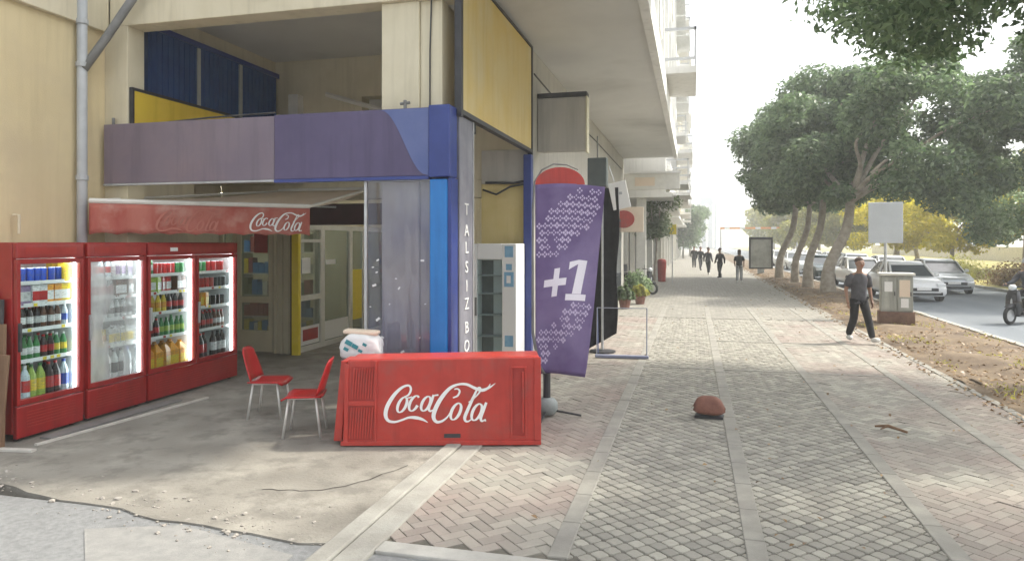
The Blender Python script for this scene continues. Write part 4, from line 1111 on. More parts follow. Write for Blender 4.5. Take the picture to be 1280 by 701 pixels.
# ------------------------------------------------------------------ feather flag with weighted foot
FG = thing('feather_flag', 'purple feather flag printed with white plus one and hash pattern', 'flag', (-1.83, 8.3, 0), R(12))
def fgp(u, v, lift=0.0):
    # u 0..1 across, v 0..1 up
    top = 2.98 + 0.10*math.sin(min(1,max(0,u*1.02))*math.pi*0.55)
    z = 0.50+0.03*math.sin(u*3)-0.04*u + v*(2.80-0.50)
    wd = 0.60+0.24*v**0.8
    y = 0.035*math.sin(u*7+v*3)*(1-0.4*v)+0.02*math.sin(v*9+u*2)
    return (-0.02+u*wd, y-lift, z)
MB().grid(fgp, 24, 40).build('banner', MAT['flag'], FG, smooth=True, solid=0.0025)
mb = MB()   # red rounded head
hd_ = [(-0.02+0.30-0.30*math.cos(a), 2.80+0.21*math.sin(a)) for a in [math.pi*k/16 for k in range(17)]]
mb.prism(hd_, 'xz', 0.0, 0.012); mb.build('red_head', MAT['red2'], FG)
pole = [(0.12,0.03,0.45),(0.02,0.03,0.62),(-0.05,0.03,1.0),(-0.05,0.03,1.4),(-0.05,0.03,2.5),(-0.03,0.03,2.83),(0.06,0.03,2.98),(0.2,0.03,3.05),(0.36,0.03,3.04),(0.5,0.03,2.98)]
MB().tube(pole, [0.018,0.018,0.018,0.018,0.014,0.012,0.011,0.010,0.009,0.008], 8).build('pole', MAT['pipe_d'], FG, smooth=True)
# printed figures follow the cloth
def fquad(mb, pts, l):
    mb.add([fgp(u,v,0.006+l) for u,v in pts], [tuple(range(len(pts)))])
def fpoly(mb, pts, l, n=5):
    # pts: four corners, subdivided so the print follows the folds
    a,b,c,d = [np.array(p) for p in pts]
    vs = []; fs = []
    for j in range(n+1):
        for i in range(n+1):
            s,t = i/n, j/n
            p = (a*(1-s)+b*s)*(1-t)+(d*(1-s)+c*s)*t
            vs.append(fgp(p[0],p[1],0.006+l))
    for j in range(n):
        for i in range(n): fs.append((j*(n+1)+i,j*(n+1)+i+1,(j+1)*(n+1)+i+1,(j+1)*(n+1)+i))
    mb.add(vs,fs)
mb = MB()
sk_ = 0.05
fpoly(mb,[(0.14,0.455),(0.50,0.47),(0.51,0.508),(0.15,0.493)],0.0)
fpoly(mb,[(0.27,0.405),(0.36,0.41),(0.40,0.558),(0.31,0.553)],0.0006)
fpoly(mb,[(0.50,0.39),(0.84,0.395),(0.845,0.428),(0.505,0.423)],0.0)
fpoly(mb,[(0.61,0.426),(0.76,0.428),(0.83,0.605),(0.70,0.605)],0.0003)
fpoly(mb,[(0.54,0.55),(0.70,0.585),(0.705,0.606),(0.55,0.59)],0.0009)
mb.build('figure', MAT['flagw'], FG)
mb = MB(); rr2 = random.Random(5)
for j in range(26):
    for i in range(11):
        v = 0.03+j*0.0375; u = 0.06+i*0.09+(0.045 if j%2 else 0)
        d1 = abs((v-0.74)-(u-0.3)*0.36) if v > 0.60 else 9
        d2 = abs((v-0.19)-(u-0.3)*0.32) if v < 0.37 else 9
        ok = (d1 < 0.14 and v < 0.985) or (d2 < 0.10)
        if not ok or u > 0.95 or rr2.random() < 0.12: continue
        s = rr2.uniform(0.022,0.034)
        for du,dv in ((0,0.0105),(0.028,0),(0,-0.0105),(-0.028,0)):
            cu_, cv_ = u+du, v+dv
            fquad(mb,[(cu_-s*0.62,cv_),(cu_,cv_-s*0.27),(cu_+s*0.62,cv_),(cu_,cv_+s*0.27)],0.0)
tag(mb.build('hash_pattern', M('flag_pale_print', (0.55,0.48,0.66), rough=0.8), FG), kind='stuff')
# foot
MB().lathe([(0.02,0),(0.10,0.01),(0.135,0.07),(0.13,0.15),(0.10,0.19),(0.04,0.21),(0.03,0.24)],(0.12,0.03,0.012),16).build('weight', MAT['ballgrey'], FG, smooth=True)
MB().lathe([(0.045,0.20),(0.045,0.50)],(0.12,0.03,0.012),10).build('sleeve', MAT['black'], FG)
for a,z in ((-10,0.03),(80,0.03),(170,0.03),(260,0.03)):
    MB().tube([(0.12,0.03,0.05+z),(0.12+0.42*math.cos(R(a)),0.03+0.42*math.sin(R(a)),0.022)],0.013,6).build('leg', MAT['black'], FG)

# ------------------------------------------------------------------ dark folded parasol-like pylon, white hanging sign, blue frame
PY = thing('dark_banner_stand', 'tall black banner stand with grey pole beyond the purple flag', 'banner stand', (-1.62, 13.5, 0))
def pyf(u, v):
    wd = 0.52+0.06*v; return (-0.32+u*wd+0.02*math.sin(v*11), 0.03*math.sin(u*9+v*2), 0.34*u*(1-v)*0.9+0.05+v*3.1)
MB().grid(pyf,14,20).build('cloth', MAT['cloth_bk'], PY, smooth=True, solid=0.006)
MB().tube([(-0.06,-0.05,0.0),(-0.06,-0.05,3.3)],0.025,8).build('pole', MAT['steel'], PY)
bx('head_box', M('grey_green_plastic', (0.075,0.095,0.095), (0.10,0.12,0.12), 0.6, 3), PY, -0.34,0.03,-0.12,0.12,3.16,3.72, bevel=0.02, world=False)
MB().tube([(-0.16,0,3.72),(-0.16,0,4.15)],0.015,6).build('rod', MAT['pipe_d'], PY)
MB().lathe([(0.25,0),(0.25,0.03),(0.04,0.05)],(-0.06,-0.05,0.0),14).build('base', MAT['black'], PY)
HS = thing('hanging_sign', 'small white sign board hung from the black banner stand', 'sign', (-1.36,13.5,2.72))
MB().obox((0,0,0.28),(0.34,0.03,0.52),(0,R(-12),0)).build('board', MAT['paper'], HS, bevel=0.006)
MB().tube([(-0.1,0,0.54),(-0.2,0,0.85)],0.008,5).build('hanger', MAT['steel'], HS)
MB().obox((0.02,-0.018,0.32),(0.06,0.002,0.05)).build('mark', MAT['pipe'], HS)
BF = thing('blue_frame', 'thin blue grey metal sandwich board frame standing empty on the pavers', 'sign frame', (-1.25,12.8,0), R(4))
mb = MB().tube([(-0.45,0,0.02),(-0.45,0.12,0.9)],0.008,6).tube([(0.45,0,0.02),(0.45,0.12,0.9)],0.010,6).tube([(-0.45,0.12,0.9),(0.45,0.12,0.9)],0.008,6)
mb.build('front_leg_frame', M('blue_grey_metal', (0.34,0.36,0.43), rough=0.5), BF)
mb = MB().tube([(-0.45,0.45,0.02),(-0.45,0.14,0.9)],0.012,6).tube([(0.45,0.45,0.02),(0.45,0.14,0.9)],0.012,6)
mb.build('rear_leg_frame', MAT['swoosh'], BF)
MB().obox((0,0.0,0.035),(0.96,0.09,0.05)).build('foot_bar', M('blue_foot', (0.22,0.24,0.34), rough=0.6), BF, bevel=0.01)
# light box sign under the overhang
LB = thing('light_box', 'grey light box sign hung under the overhang beyond the yellow panel', 'sign', (-2.3, 12.6, 3.75))
bx('box', MAT['greyr'], LB, -2.74,-1.86,12.5,12.7,3.75,4.72, bevel=0.01)
bx('top_rail', MAT['dark'], LB, -2.74,-1.84,12.46,12.74,4.722,4.80)
bx('edge_strip', MAT['beige_al'], LB, -1.858,-1.83,12.48,12.72,3.72,4.72)

# ------------------------------------------------------------------ loose things on the paving
rb = thing('terracotta_lump', 'rounded terracotta red bag lying on the pavers between slab strips', 'bag', (0.19,8.75,0.0), R(-6))
mb = MB(); rings = []
for k in range(9):
    t = k/8; x = -0.165+0.33*t; r = (1-abs(2*t-1)**3.2)**0.5*1.0 if 0<k<8 else 0.25
    rings.append([(x+0.008*math.sin(3*a), 0.11*r*math.cos(a)*(1+0.1*math.sin(2*a+k)), 0.07+(0.13*r*math.sin(a) if math.sin(a)>0 else 0.045*r*math.sin(a))) for a in [2*math.pi*q/14 for q in range(14)]])
mb.loft(rings,True); mb.build('body', MAT['bagred'], rb, smooth=True)
MB().obox((0.0,0.01,0.01),(0.30,0.16,0.018)).build('shade_plate', MAT['dark'], rb, bevel=0.005)  # dark plate stands in for the shadow gap below the lump
rb.scale = (1.1,1.1,1.3)
st = thing('broken_stick', 'short dark broken stick lying on the pavers near the soil', 'stick', (2.14,8.6,0.0), R(-28))
MB().tube([(-0.17,0,0.03),(-0.04,0.01,0.055),(0.16,-0.01,0.022)],[0.012,0.018,0.014],7).build('stem', MAT['wood'], st)
MB().tube([(-0.04,0.01,0.05),(-0.10,-0.05,0.02)],[0.012,0.006],6).build('twig', MAT['wood'], st)

# ------------------------------------------------------------------ trees
def tree(name, label, loc, rz, crown_c, crown_r, nclump, nleaf, lsize, lmat, trunk_h, trunk_r, lean, seed, group, cr=(0.9,1.5), keep=None, limbs=9):
    global RNG
    rg = np.random.default_rng(seed); RNG = rg
    t = thing(name, label, 'tree', loc, rz, group)
    cc = np.array(crown_c); rr = np.array(crown_r)
    cl = []
    while len(cl) < nclump:
        d = rg.normal(size=3); d /= np.linalg.norm(d)
        rad = rg.uniform(0.35,1.0)**0.5
        p = cc + d*rr*rad
        if p[2] < cc[2]-rr[2]*0.8: continue
        cl.append((p, rg.uniform(*cr)))
    pos = []; nrm = []
    per = nleaf//nclump
    for p, r in cl:
        n = int(per*(r/np.mean(cr))**2)
        d = rg.normal(size=(n,3)); d /= np.linalg.norm(d,axis=1,keepdims=True)
        rad = rg.uniform(0.15,1,(n,1))**0.45*r
        q = p + d*rad*np.array([1.1,1.1,0.72]) + rg.normal(0,0.06*r,(n,3))
        pos.append(q); nrm.append(d*0.7+rg.normal(0,0.5,(n,3))+np.array([0,0,0.6]))
    pos = np.concatenate(pos); nrm = np.concatenate(nrm)
    me = leaf_mesh('crown', pos, nrm, lsize, lmat)
    o = bpy.data.objects.new('crown', me); COL.objects.link(o); o.parent = t
    # trunk and limbs in one woody mesh
    mb = MB()
    f = Vector((lean[0],lean[1],trunk_h))
    def curve(pts, rad, n=8):
        q = catmull([(p.x,p.y,p.z,r) for p, r in zip(pts, rad)], 5)
        mb.tube([Vector(k[:3]) for k in q], [max(0.01,k[3]) for k in q], n)
    pts = [Vector((0,0,-0.1)), Vector((lean[0]*0.1-0.04,lean[1]*0.15,trunk_h*0.28)), Vector((lean[0]*0.8,lean[1]*0.7,trunk_h*0.66)), f]
    curve(pts, [trunk_r*1.3,trunk_r*0.86,trunk_r*0.74,trunk_r*0.62], 10)
    for k in range(limbs):
        p, r = cl[(k*3) % len(cl)]
        p = Vector(p)
        if p.z < trunk_h+0.6: continue
        m1 = f.lerp(p,0.35)+Vector((rg.normal(0,.12),rg.normal(0,.12),0.12)); m2 = f.lerp(p,0.7)+Vector((rg.normal(0,.15),rg.normal(0,.15),0.1))
        curve([f-Vector((0,0,0.2)), m1, m2, p], [trunk_r*0.5,trunk_r*0.34,trunk_r*0.2,trunk_r*0.06], 7)
    mb.build('trunk', MAT['bark'], t, smooth=True)
    return t
G1 = 'ficus trees along the planting strip'
tree('ficus_tree','large dense ficus tree with pale leaning trunk behind the utility cabinet',(5.45,31.5,0),0,(2.7,0.5,6.6),(4.8,4.2,3.4),66,34000,0.25,MAT['leafA'],4.0,0.27,(0.9,0.2),11,G1,cr=(0.5,1.25),limbs=16)
tree('ficus_tree','second ficus trunk of the strip row, leaning, past the large dense ficus',(5.2,35.0,0),0,(0.9,0.6,6.8),(2.9,3.4,3.2),46,22000,0.26,MAT['leafA'],4.3,0.22,(0.7,0.3),12,G1,cr=(0.5,1.2),limbs=14)
tree('ficus_tree','third ficus trunk of the strip row, slender, before the advertising panel',(5.1,38.5,0),0,(0.8,0,6.8),(2.8,3.4,3.1),40,17000,0.30,MAT['leafA'],4.2,0.19,(0.7,0),13,G1,cr=(0.5,1.2),limbs=14)
tree('ficus_tree','ficus tree with bent trunk standing closest to the advertising panel',(4.9,43.5,0),0,(1.0,0,7.0),(3.0,3.6,3.2),40,17000,0.32,MAT['leafA'],4.4,0.23,(0.9,0),14,G1,cr=(0.55,1.3),limbs=14)
tree('ficus_tree','near ficus tree whose low branches hang over the pavement from above',(6.0,12.0,0),0,(-0.9,0.8,6.7),(3.2,3.0,1.9),44,26000,0.17,MAT['leafA'],4.8,0.3,(-0.2,0.3),15,G1,cr=(0.7,1.15))
tree('ficus_tree','unseen ficus tree added at the street corner to shade the near pavement',(6.4,5.6,0),0,(-0.4,0.2,7.6),(3.2,3.2,2.3),40,26000,0.20,MAT['leafA'],4.6,0.3,(0.1,0.2),25,G1,cr=(0.8,1.2))  # out-of-view tree, added for the shade it casts on the near pavement
tree('ficus_tree','tall dark ficus on the median behind the scooter rider',(16.5,33,0),0,(0,0,8.4),(5.6,4.8,3.4),54,26000,0.28,MAT['leafA'],5.2,0.32,(0.2,0),16,'trees on the median',cr=(0.55,1.3),limbs=14)
tree('pale_leaf_tree','low pale green tree with drooping clumps and dark trunk on the median',(17.3,38,0),0,(-1.2,-1.5,4.0),(4.4,3.2,2.5),42,17000,0.24,MAT['leafB'],2.4,0.22,(-0.2,0),17,'trees on the median',cr=(0.7,1.2))
ty = tree('yellow_tree','sunlit yellow tree on the median by the traffic queue',(15.6,62,0),0,(0,0,4.2),(3.8,3.4,2.6),26,9000,0.38,MAT['leafY'],2.2,0.2,(0.2,0),18,'yellow trees on the median')
tg = tree('yellow_green_tree','yellow green tree far along the median',(15.8,88,0),0,(0,0,4.6),(4.2,4.0,3.2),26,8000,0.5,MAT['leafG'],2.4,0.22,(0,0),19,'far trees on the median')
dup(ty,(17.5,55,0),1.2,'smaller sunlit yellow tree behind the road sign',scale=0.92); dup(ty,(19.5,70,0),2.5,'tallest sunlit yellow tree set back on the median',scale=1.15)
dup(tg,(16.2,100,0),2.0,scale=1.1); dup(tg,(15.6,112,0),3.9,scale=1.05); dup(tg,(16.8,128,0),0.7,scale=1.3); dup(tg,(20.5,80,0),5.0,scale=1.1); dup(tg,(15.8,150,0),1.7,scale=1.4); dup(tg,(24,60,0),0.4,scale=1.2); dup(tg,(23.5,48,0),3.3,scale=1.15)
tree('street_tree','slender leafy tree growing against the arcade shop fronts',(-1.7,33.5,0),0,(0,0,3.9),(0.7,0.7,1.9),16,4200,0.16,MAT['leafS'],2.2,0.07,(0.05,0),21,None,cr=(0.4,0.65),limbs=5)
tfar = tree('street_tree','dark green tree at the far end of the pavement',(-1.2,95,0),0,(0,0,4.2),(1.8,1.8,2.8),20,5000,0.4,MAT['leafA'],2.2,0.14,(0,0),22,'trees at the far end of the pavement',limbs=5)
dup(tfar,(-0.4,112,0),1.0,scale=1.2)
RNG = np.random.default_rng(99)
# shrubs
def shrub(label, loc, r, h, mat, seed, group=None, pot=False):
    rg = np.random.default_rng(seed)
    t = thing('potted_shrub' if pot else 'shrub', label, 'plant', loc, 0, group)
    n = int(1500*max(1,r))
    d = rg.normal(size=(n,3)); d /= np.linalg.norm(d,axis=1,keepdims=True); d[:,2] = np.abs(d[:,2])
    p = d*np.array([r,r,h])*rg.uniform(0.3,1,(n,1))**0.5*(1+0.25*np.sin(d[:,:1]*7+d[:,1:2]*5)); z0 = 0.3 if pot else 0.02
    p[:,2] += z0
    me = leaf_mesh('foliage', p, d+rg.normal(0,.4,(n,3)), 0.12*max(1,r*0.8), mat)
    o = bpy.data.objects.new('foliage', me); COL.objects.link(o); o.parent = t
    if pot: MB().lathe([(0.14,0),(0.2,0.3),(0.21,0.33),(0.17,0.33),(0.16,0.28)],n=12).build('pot', MAT['bagred'], t)
    else: MB().tube([(0,0,-0.02),(0,0,h*0.6)],[0.04,0.015],6).build('stem', MAT['bark'], t)
    return t
shrub('pale potted shrub on the pavement before the arcade',(-2.1,22.5,0),0.26,0.38,MAT['leafS'],31,pot=True)
shrub('wide grey green potted shrub at the foot of the arcade column',(-2.0,26.5,0),0.48,0.7,MAT['leafB'],32,pot=True)
shrub('small yellowish potted plant leaning out beside the grey green shrub',(-1.75,24.3,0),0.25,0.3,MAT['leafG'],33,pot=True)
for i,(x,y,r,h,mm,lb_) in enumerate(((15.4,39,1.6,1.1,'dryleaf','brown dry bush on the median behind the silver car'),(18.3,42,2.0,1.4,'leafG','olive bush on the median left of the pale tree trunk'),(20.5,38,1.6,1.2,'dryleaf','brown bush on the median right of the pale tree trunk'),(15.0,46,1.5,1.2,'leafG','olive bush between the yellow trees'))):
    shrub(lb_,(x,y,0),r,h,MAT[mm],40+i)

# ------------------------------------------------------------------ further buildings on the left
def building(name, label, y0, y1, floors, bays, seed, wallmat, depth=0.2):
    t = thing(name, label, 'building', (-3.0, y0, 0))
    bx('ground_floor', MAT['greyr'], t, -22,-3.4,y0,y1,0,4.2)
    bx('upper_wall', MAT[wallmat], t, -22,-0.95-depth,y0,y1,4.2,4.2+floors*3.1+0.8)
    bx('soffit_band', MAT['white'], t, -3.4,-0.7-depth,y0,y1,4.0,4.198)
    k = y0+0.5
    while k < y1:
        bx('column', MAT['offwhite'], t, -2.2-depth,-1.8-depth,k,k+0.4,0,4.0, bevel=0.02); k += (y1-y0-0.9)/4
    k = y0+1
    while k < y1-3:
        bx('shop_window', MAT['darkglass'], t, -3.42,-3.36,k,k+3,0.3,3.2); k += 4
    facade(t, -0.95-depth, y0+0.2, y1-0.2, 4.6, floors, 3.1, bays, None, 0.55, seed, fins=False)
    bx('parapet', MAT['white'], t, -22,-0.8-depth,y0,y1,5.0+floors*3.1,5.7+floors*3.1)
    return t
building('apartment_building','white apartment block with balconies over the arcade, next after the corner building',30.0,52.0,7,6,61,'white',0.15)
building('apartment_building','pale cream apartment block beyond the balconied white one',54.0,80.0,6,6,62,'cream2',0.3)
building('apartment_building','far pale apartment block nearest the office tower',84.0,120.0,5,7,63,'white',0.1)
TW = thing('office_tower','slim grey blue office tower in haze at the end of the street','tower',(4.5,260,0))
bx('shaft', MAT['tower'], TW, 1.5,8.0,256,264,0,16)
for k in range(3): bx('rib', MAT['white'], TW, 2.2+k*2.2,3.0+k*2.2,255.6,255.99,0,15.5)
bx('crown_box', MAT['tower'], TW, 2.5,7,257,263,16,18)
TB = thing('far_building','low pale building in haze beside the office tower','building',(-6,230,0))
bx('wall', MAT['white'], TB, -14,0.5,226,240,0,9)
for k in range(4): bx('window', MAT['darkglass'], TB, -12+k*3,-10.4+k*3,225.9,225.99,4,6)
# shop signs of the arcade
rs = thing('round_sign','round red sign on a cream board projecting from the arcade','sign',(-2.6,27.5,2.75))
MB().box(-0.55,0.75,-0.06,0.06,-0.25,0.72).build('board', MAT['awncream'], rs, bevel=0.01)
mb = MB(); mb.prism([(0.0+0.42*math.cos(a),0.25+0.34*math.sin(a)) for a in [2*math.pi*k/20 for k in range(20)]],'xz',-0.10,-0.062); mb.build('disc', MAT['red2'], rs)
cpn = thing('arcade_canopy','pale canopy with faded pink lettering panel over the arcade entrance','canopy',(-2.0,29.4,4.6))
bx('panel', MAT['offwhite'], cpn, -2.75,-0.5,29.05,29.2,4.25,4.9, bevel=0.02)
bx('top_edge', MAT['paper'], cpn, -2.75,-0.45,29.0,29.3,4.902,4.98)
bx('print', MAT['awncream'], cpn, -2.3,-1.5,29.03,29.048,4.4,4.75)
yb = MB().box(-0.2,0.2,-0.05,0.05,0,0.5).build('yellow_sign', MAT['yellow3'], None); yb.location = (-1.0,36,2.5); tag(yb,'small yellow sign on a post behind the slender tree','sign')
MB().tube([(0,0,0.0),(0,0,-2.5)],0.03,6).build('post', MAT['steel'], yb)
rd = thing('red_bin','narrow red litter bin on the pavement by the arcade','bin',(-1.62,38.5,0))
MB().lathe([(0.2,0),(0.24,1.0),(0.24,1.05)],n=12).build('body', MAT['red_d'], rd); MB().lathe([(0.25,1.05),(0.2,1.18),(0.03,1.22)],n=12).build('lid', MAT['red_d'], rd)

# ------------------------------------------------------------------ roadside furniture
CABX = 0.86
cab = thing('utility_cabinet','grey utility cabinet with pasted papers on a brick plinth in the planting strip','cabinet',(5.05,19.9,0),R(-8))
bx('plinth', M('brown_brick', (0.15,0.085,0.06), (0.22,0.13,0.09), 0.9, 9), cab, -0.47,0.47,-0.28,0.28,-0.05,0.34, bevel=0.012, world=False)
bx('body', M('weathered_grey', (0.30,0.31,0.285), (0.40,0.41,0.375), 0.7, 3, streak=0.3), cab, -0.42,0.42,-0.24,0.24,0.34,1.26, bevel=0.01, world=False)
bx('roof', MAT['offwhite'], cab, -0.47,0.47,-0.29,0.29,1.262,1.32, bevel=0.008, world=False)
for x0,x1 in ((-0.40,-0.02),(0.02,0.40)):
    d = bx('door', M('cabinet_door', (0.34,0.35,0.32), (0.44,0.45,0.41), 0.7, 4, streak=0.3), cab, x0,x1,-0.258,-0.242,0.38,1.22, world=False)
    MB().box(x1-0.06,x1-0.03,-0.275,-0.259,0.75,0.85).build('handle', MAT['dark'], d)
bx('pasted_paper', MAT['awncream'], cab, 0.06,0.34,-0.263,-0.2595,0.72,1.15, world=False)
bx('pasted_paper', MAT['paper'], cab, 0.10,0.30,-0.263,-0.2595,0.45,0.68, world=False)
bx('pasted_paper', MAT['paper'], cab, -0.33,-0.12,-0.263,-0.2595,0.85,1.1, world=False)
cab.scale = (CABX,1,1)
rsn = thing('road_sign','large blank grey back of a road sign on a post behind the cabinet','sign',(5.22,21.6,0),R(-10))
MB().tube([(0,0.03,-0.05),(0,0.03,3.2)],0.04,8).build('post', MAT['steel'], rsn)
MB().box(-0.43,0.43,-0.03,0.0,2.08,3.22).build('panel', MAT['signback'], rsn, bevel=0.02)
MB().box(-0.41,0.41,0.0005,0.02,2.3,2.35).box(-0.41,0.41,0.0005,0.02,2.95,3.0).build('brace', MAT['steel'], rsn)
ad = thing('advertising_panel','dark framed advertising panel on a foot at the pavement edge','panel',(4.35,49,0),R(6))
MB().box(-0.75,-0.65,-0.1,0.1,0.35,2.45).box(0.65,0.75,-0.1,0.1,0.35,2.45).box(-0.65,0.65,-0.1,0.1,2.3,2.45).box(-0.65,0.65,-0.1,0.1,0.35,0.45).build('frame', MAT['dark'], ad, bevel=0.01)
MB().box(-0.65,0.65,-0.05,0.05,0.45,2.3).build('poster', M('grey_poster', (0.24,0.25,0.22), (0.45,0.46,0.42), 0.4, 1.3), ad)
MB().box(-0.2,0.2,-0.08,0.08,-0.05,0.349).build('foot', MAT['pipe'], ad)
ga = thing('height_gantry','orange and white height limit beam on posts across the far road','gantry',(9,105,0))
MB().box(-5.2,5.2,-0.1,0.1,4.0,4.28).build('beam', MAT['orange'], ga)
for k in range(5): MB().box(-4.6+k*2.1,-3.9+k*2.1,-0.105,0.105,3.995,4.285).build('stripe', MAT['paper'], ga)
for sx in (-5.1,5.1): MB().tube([(sx,0,-0.16),(sx,0,4.0)],0.09,8).build('post', MAT['steel'], ga)
wl_ = MB().box(-0.15,0.15,-60,60,0,1.6).build('boundary_wall', MAT['cream2'], None); wl_.location=(34,90,0); tag(wl_,'long low pale wall at the back of the median park','wall')

# ------------------------------------------------------------------ cars
def make_car(paint):
    t = thing('car','x','car',(0,0,0),0,'cars in the road')
    # front towards -y; lower body
    st_ = [(-2.15,0.35,0.62,0.62),(-2.05,0.22,0.72,0.80),(-1.5,0.2,0.86,0.87),(-0.9,0.2,0.93,0.89),(0.4,0.2,0.97,0.89),(1.5,0.2,1.0,0.87),(2.05,0.26,0.98,0.80),(2.18,0.38,0.86,0.66)]
    rings = []
    for y,zb,zt,hw in st_:
        zm = zb+(zt-zb)*0.55
        rings.append([(-hw*0.9,y,zb),(hw*0.9,y,zb),(hw,y,zb+0.12),(hw,y,zm),(hw*0.93,y,zt-0.03),(hw*0.8,y,zt),(-hw*0.8,y,zt),(-hw*0.93,y,zt-0.03),(-hw,y,zm),(-hw,y,zb+0.12)])
    body = MB().loft(rings,True).build('body', paint, t, smooth=True, bevel=0.0)
    g = [(-1.0,0.90,0.90,0.74),(-0.25,0.92,1.40,0.62),(0.3,0.94,1.46,0.60),(1.0,0.96,1.42,0.60),(1.75,0.98,1.0,0.70)]
    rings = []
    for y,zb,zt,hw in g: rings.append([(-0.80,y,zb-0.04),(0.80,y,zb-0.04),(hw,y,zt),(-hw,y,zt)])
    MB().loft(rings,True).build('cabin_glass', MAT['darkglass'], t, smooth=False)
    rr_r = []
    for y,z,hw in ((-0.38,1.37,0.61),(-0.1,1.455,0.62),(0.4,1.48,0.61),(0.95,1.45,0.605),(1.12,1.40,0.60)):
        rr_r.append([(-hw-0.02,y,z-0.04),(hw+0.02,y,z-0.04),(hw-0.05,y,z+0.01),(-hw+0.05,y,z+0.01)])
    MB().loft(rr_r,True).build('roof', paint, t, smooth=True)
    for sx in (-1,1):
        for pts in ([(sx*0.76,-1.02,0.91),(sx*0.62,-0.33,1.39)],[(sx*0.79,0.35,0.95),(sx*0.625,0.35,1.45)],[(sx*0.74,1.7,0.99),(sx*0.61,1.05,1.41)]):
            MB().tube(pts,0.04,6).build('pillar', paint, t)
        MB().obox((sx*0.93,-0.75,0.98),(0.16,0.10,0.13)).build('mirror', paint, t, bevel=0.03)
        MB().obox((sx*0.58,-2.07,0.64),(0.34,0.16,0.13),(0,0,sx*0.3)).build('headlight', MAT['lamp'], t, bevel=0.03)
        MB().obox((sx*0.62,2.13,0.78),(0.28,0.1,0.15)).build('tail_light', MAT['tail'], t, bevel=0.02)
        for y in (-1.32,1.30):
            mb = MB(); mb.tube([(sx*0.72,y,0.31),(sx*0.895,y,0.31)],0.31,18); wo_ = mb.build('wheel', MAT['tyre'], t)
            MB().tube([(sx*0.885,y,0.31),(sx*0.905,y,0.31)],0.20,12).build('rim', MAT['steel'], wo_)
    MB().obox((0,-2.13,0.47),(1.0,0.08,0.12)).build('grille', MAT['black'], t, bevel=0.02)
    MB().obox((0,-2.1,0.32),(1.3,0.1,0.10)).build('bumper_intake', MAT['black'], t, bevel=0.02)
    MB().obox((0,-2.185,0.50),(0.48,0.02,0.11)).build('number_plate', MAT['paper'], t)
    MB().obox((0,2.2,0.6),(0.48,0.02,0.11)).build('number_plate', MAT['paper'], t)
    return t
ZR = -0.115
cw = make_car(MAT['carwhite']); cw.location = (8.15,31.0,ZR); cw.rotation_euler = (0,0,R(3)); cw['label'] = 'white car driving just behind the utility cabinet'
cs = make_car(MAT['carsilver']); cs.location = (10.7,35.5,ZR); cs['label'] = 'pale silver car in the outer lane beside the grass median'
cd = make_car(MAT['cardark']); cd.location = (7.7,46,ZR); cd['label'] = 'dark green car seen between the ficus trunks'
for i,(x,y) in enumerate(((8.1,38.5),(10.8,44.0),(10.7,52.0),(8.0,54.5),(10.9,60.5),(8.2,62.0),(8.1,71),(10.8,70),(8.0,82),(10.9,80),(8.1,93))):
    dup(cw if i != 2 else cs,(x,y,ZR),R(random.uniform(-2,2)),{0:'white car passing right behind the largest ficus trunk',2:'silver car queuing beyond the ficus trunks'}.get(i,'white car queuing in traffic beyond the ficus trunks'),'white cars queuing beyond the ficus trunks' if i not in (0,2) else None)

# ------------------------------------------------------------------ people
def skin_mesh(name, verts, edges, radii, mat, root=0, sub=1):
    me = bpy.data.meshes.new(name); me.from_pydata(verts, edges, []); me.update()
    o = bpy.data.objects.new(name, me); COL.objects.link(o)
    o.modifiers.new('skin','SKIN')
    sv = o.data.skin_vertices[0].data
    for i, r in enumerate(radii):
        sv[i].radius = r if hasattr(r,'__len__') else (r,r); sv[i].use_root = (i == root)
    s = o.modifiers.new('sub','SUBSURF'); s.levels = sub; s.render_levels = sub
    bpy.context.view_layer.update()
    out = bpy.data.meshes.new_from_object(o.evaluated_get(bpy.context.evaluated_depsgraph_get()))
    bpy.data.objects.remove(o); bpy.data.meshes.remove(me)
    out.materials.clear(); out.materials.append(mat)
    out.polygons.foreach_set('use_smooth',[True]*len(out.polygons))
    out.name = name
    return out
class SK:
    def __init__(s): s.v=[]; s.e=[]; s.r=[]
    def p(s, co, r, parent=None):
        s.v.append(tuple(co)); s.r.append(r); i = len(s.v)-1
        if parent is not None: s.e.append((parent,i))
        return i
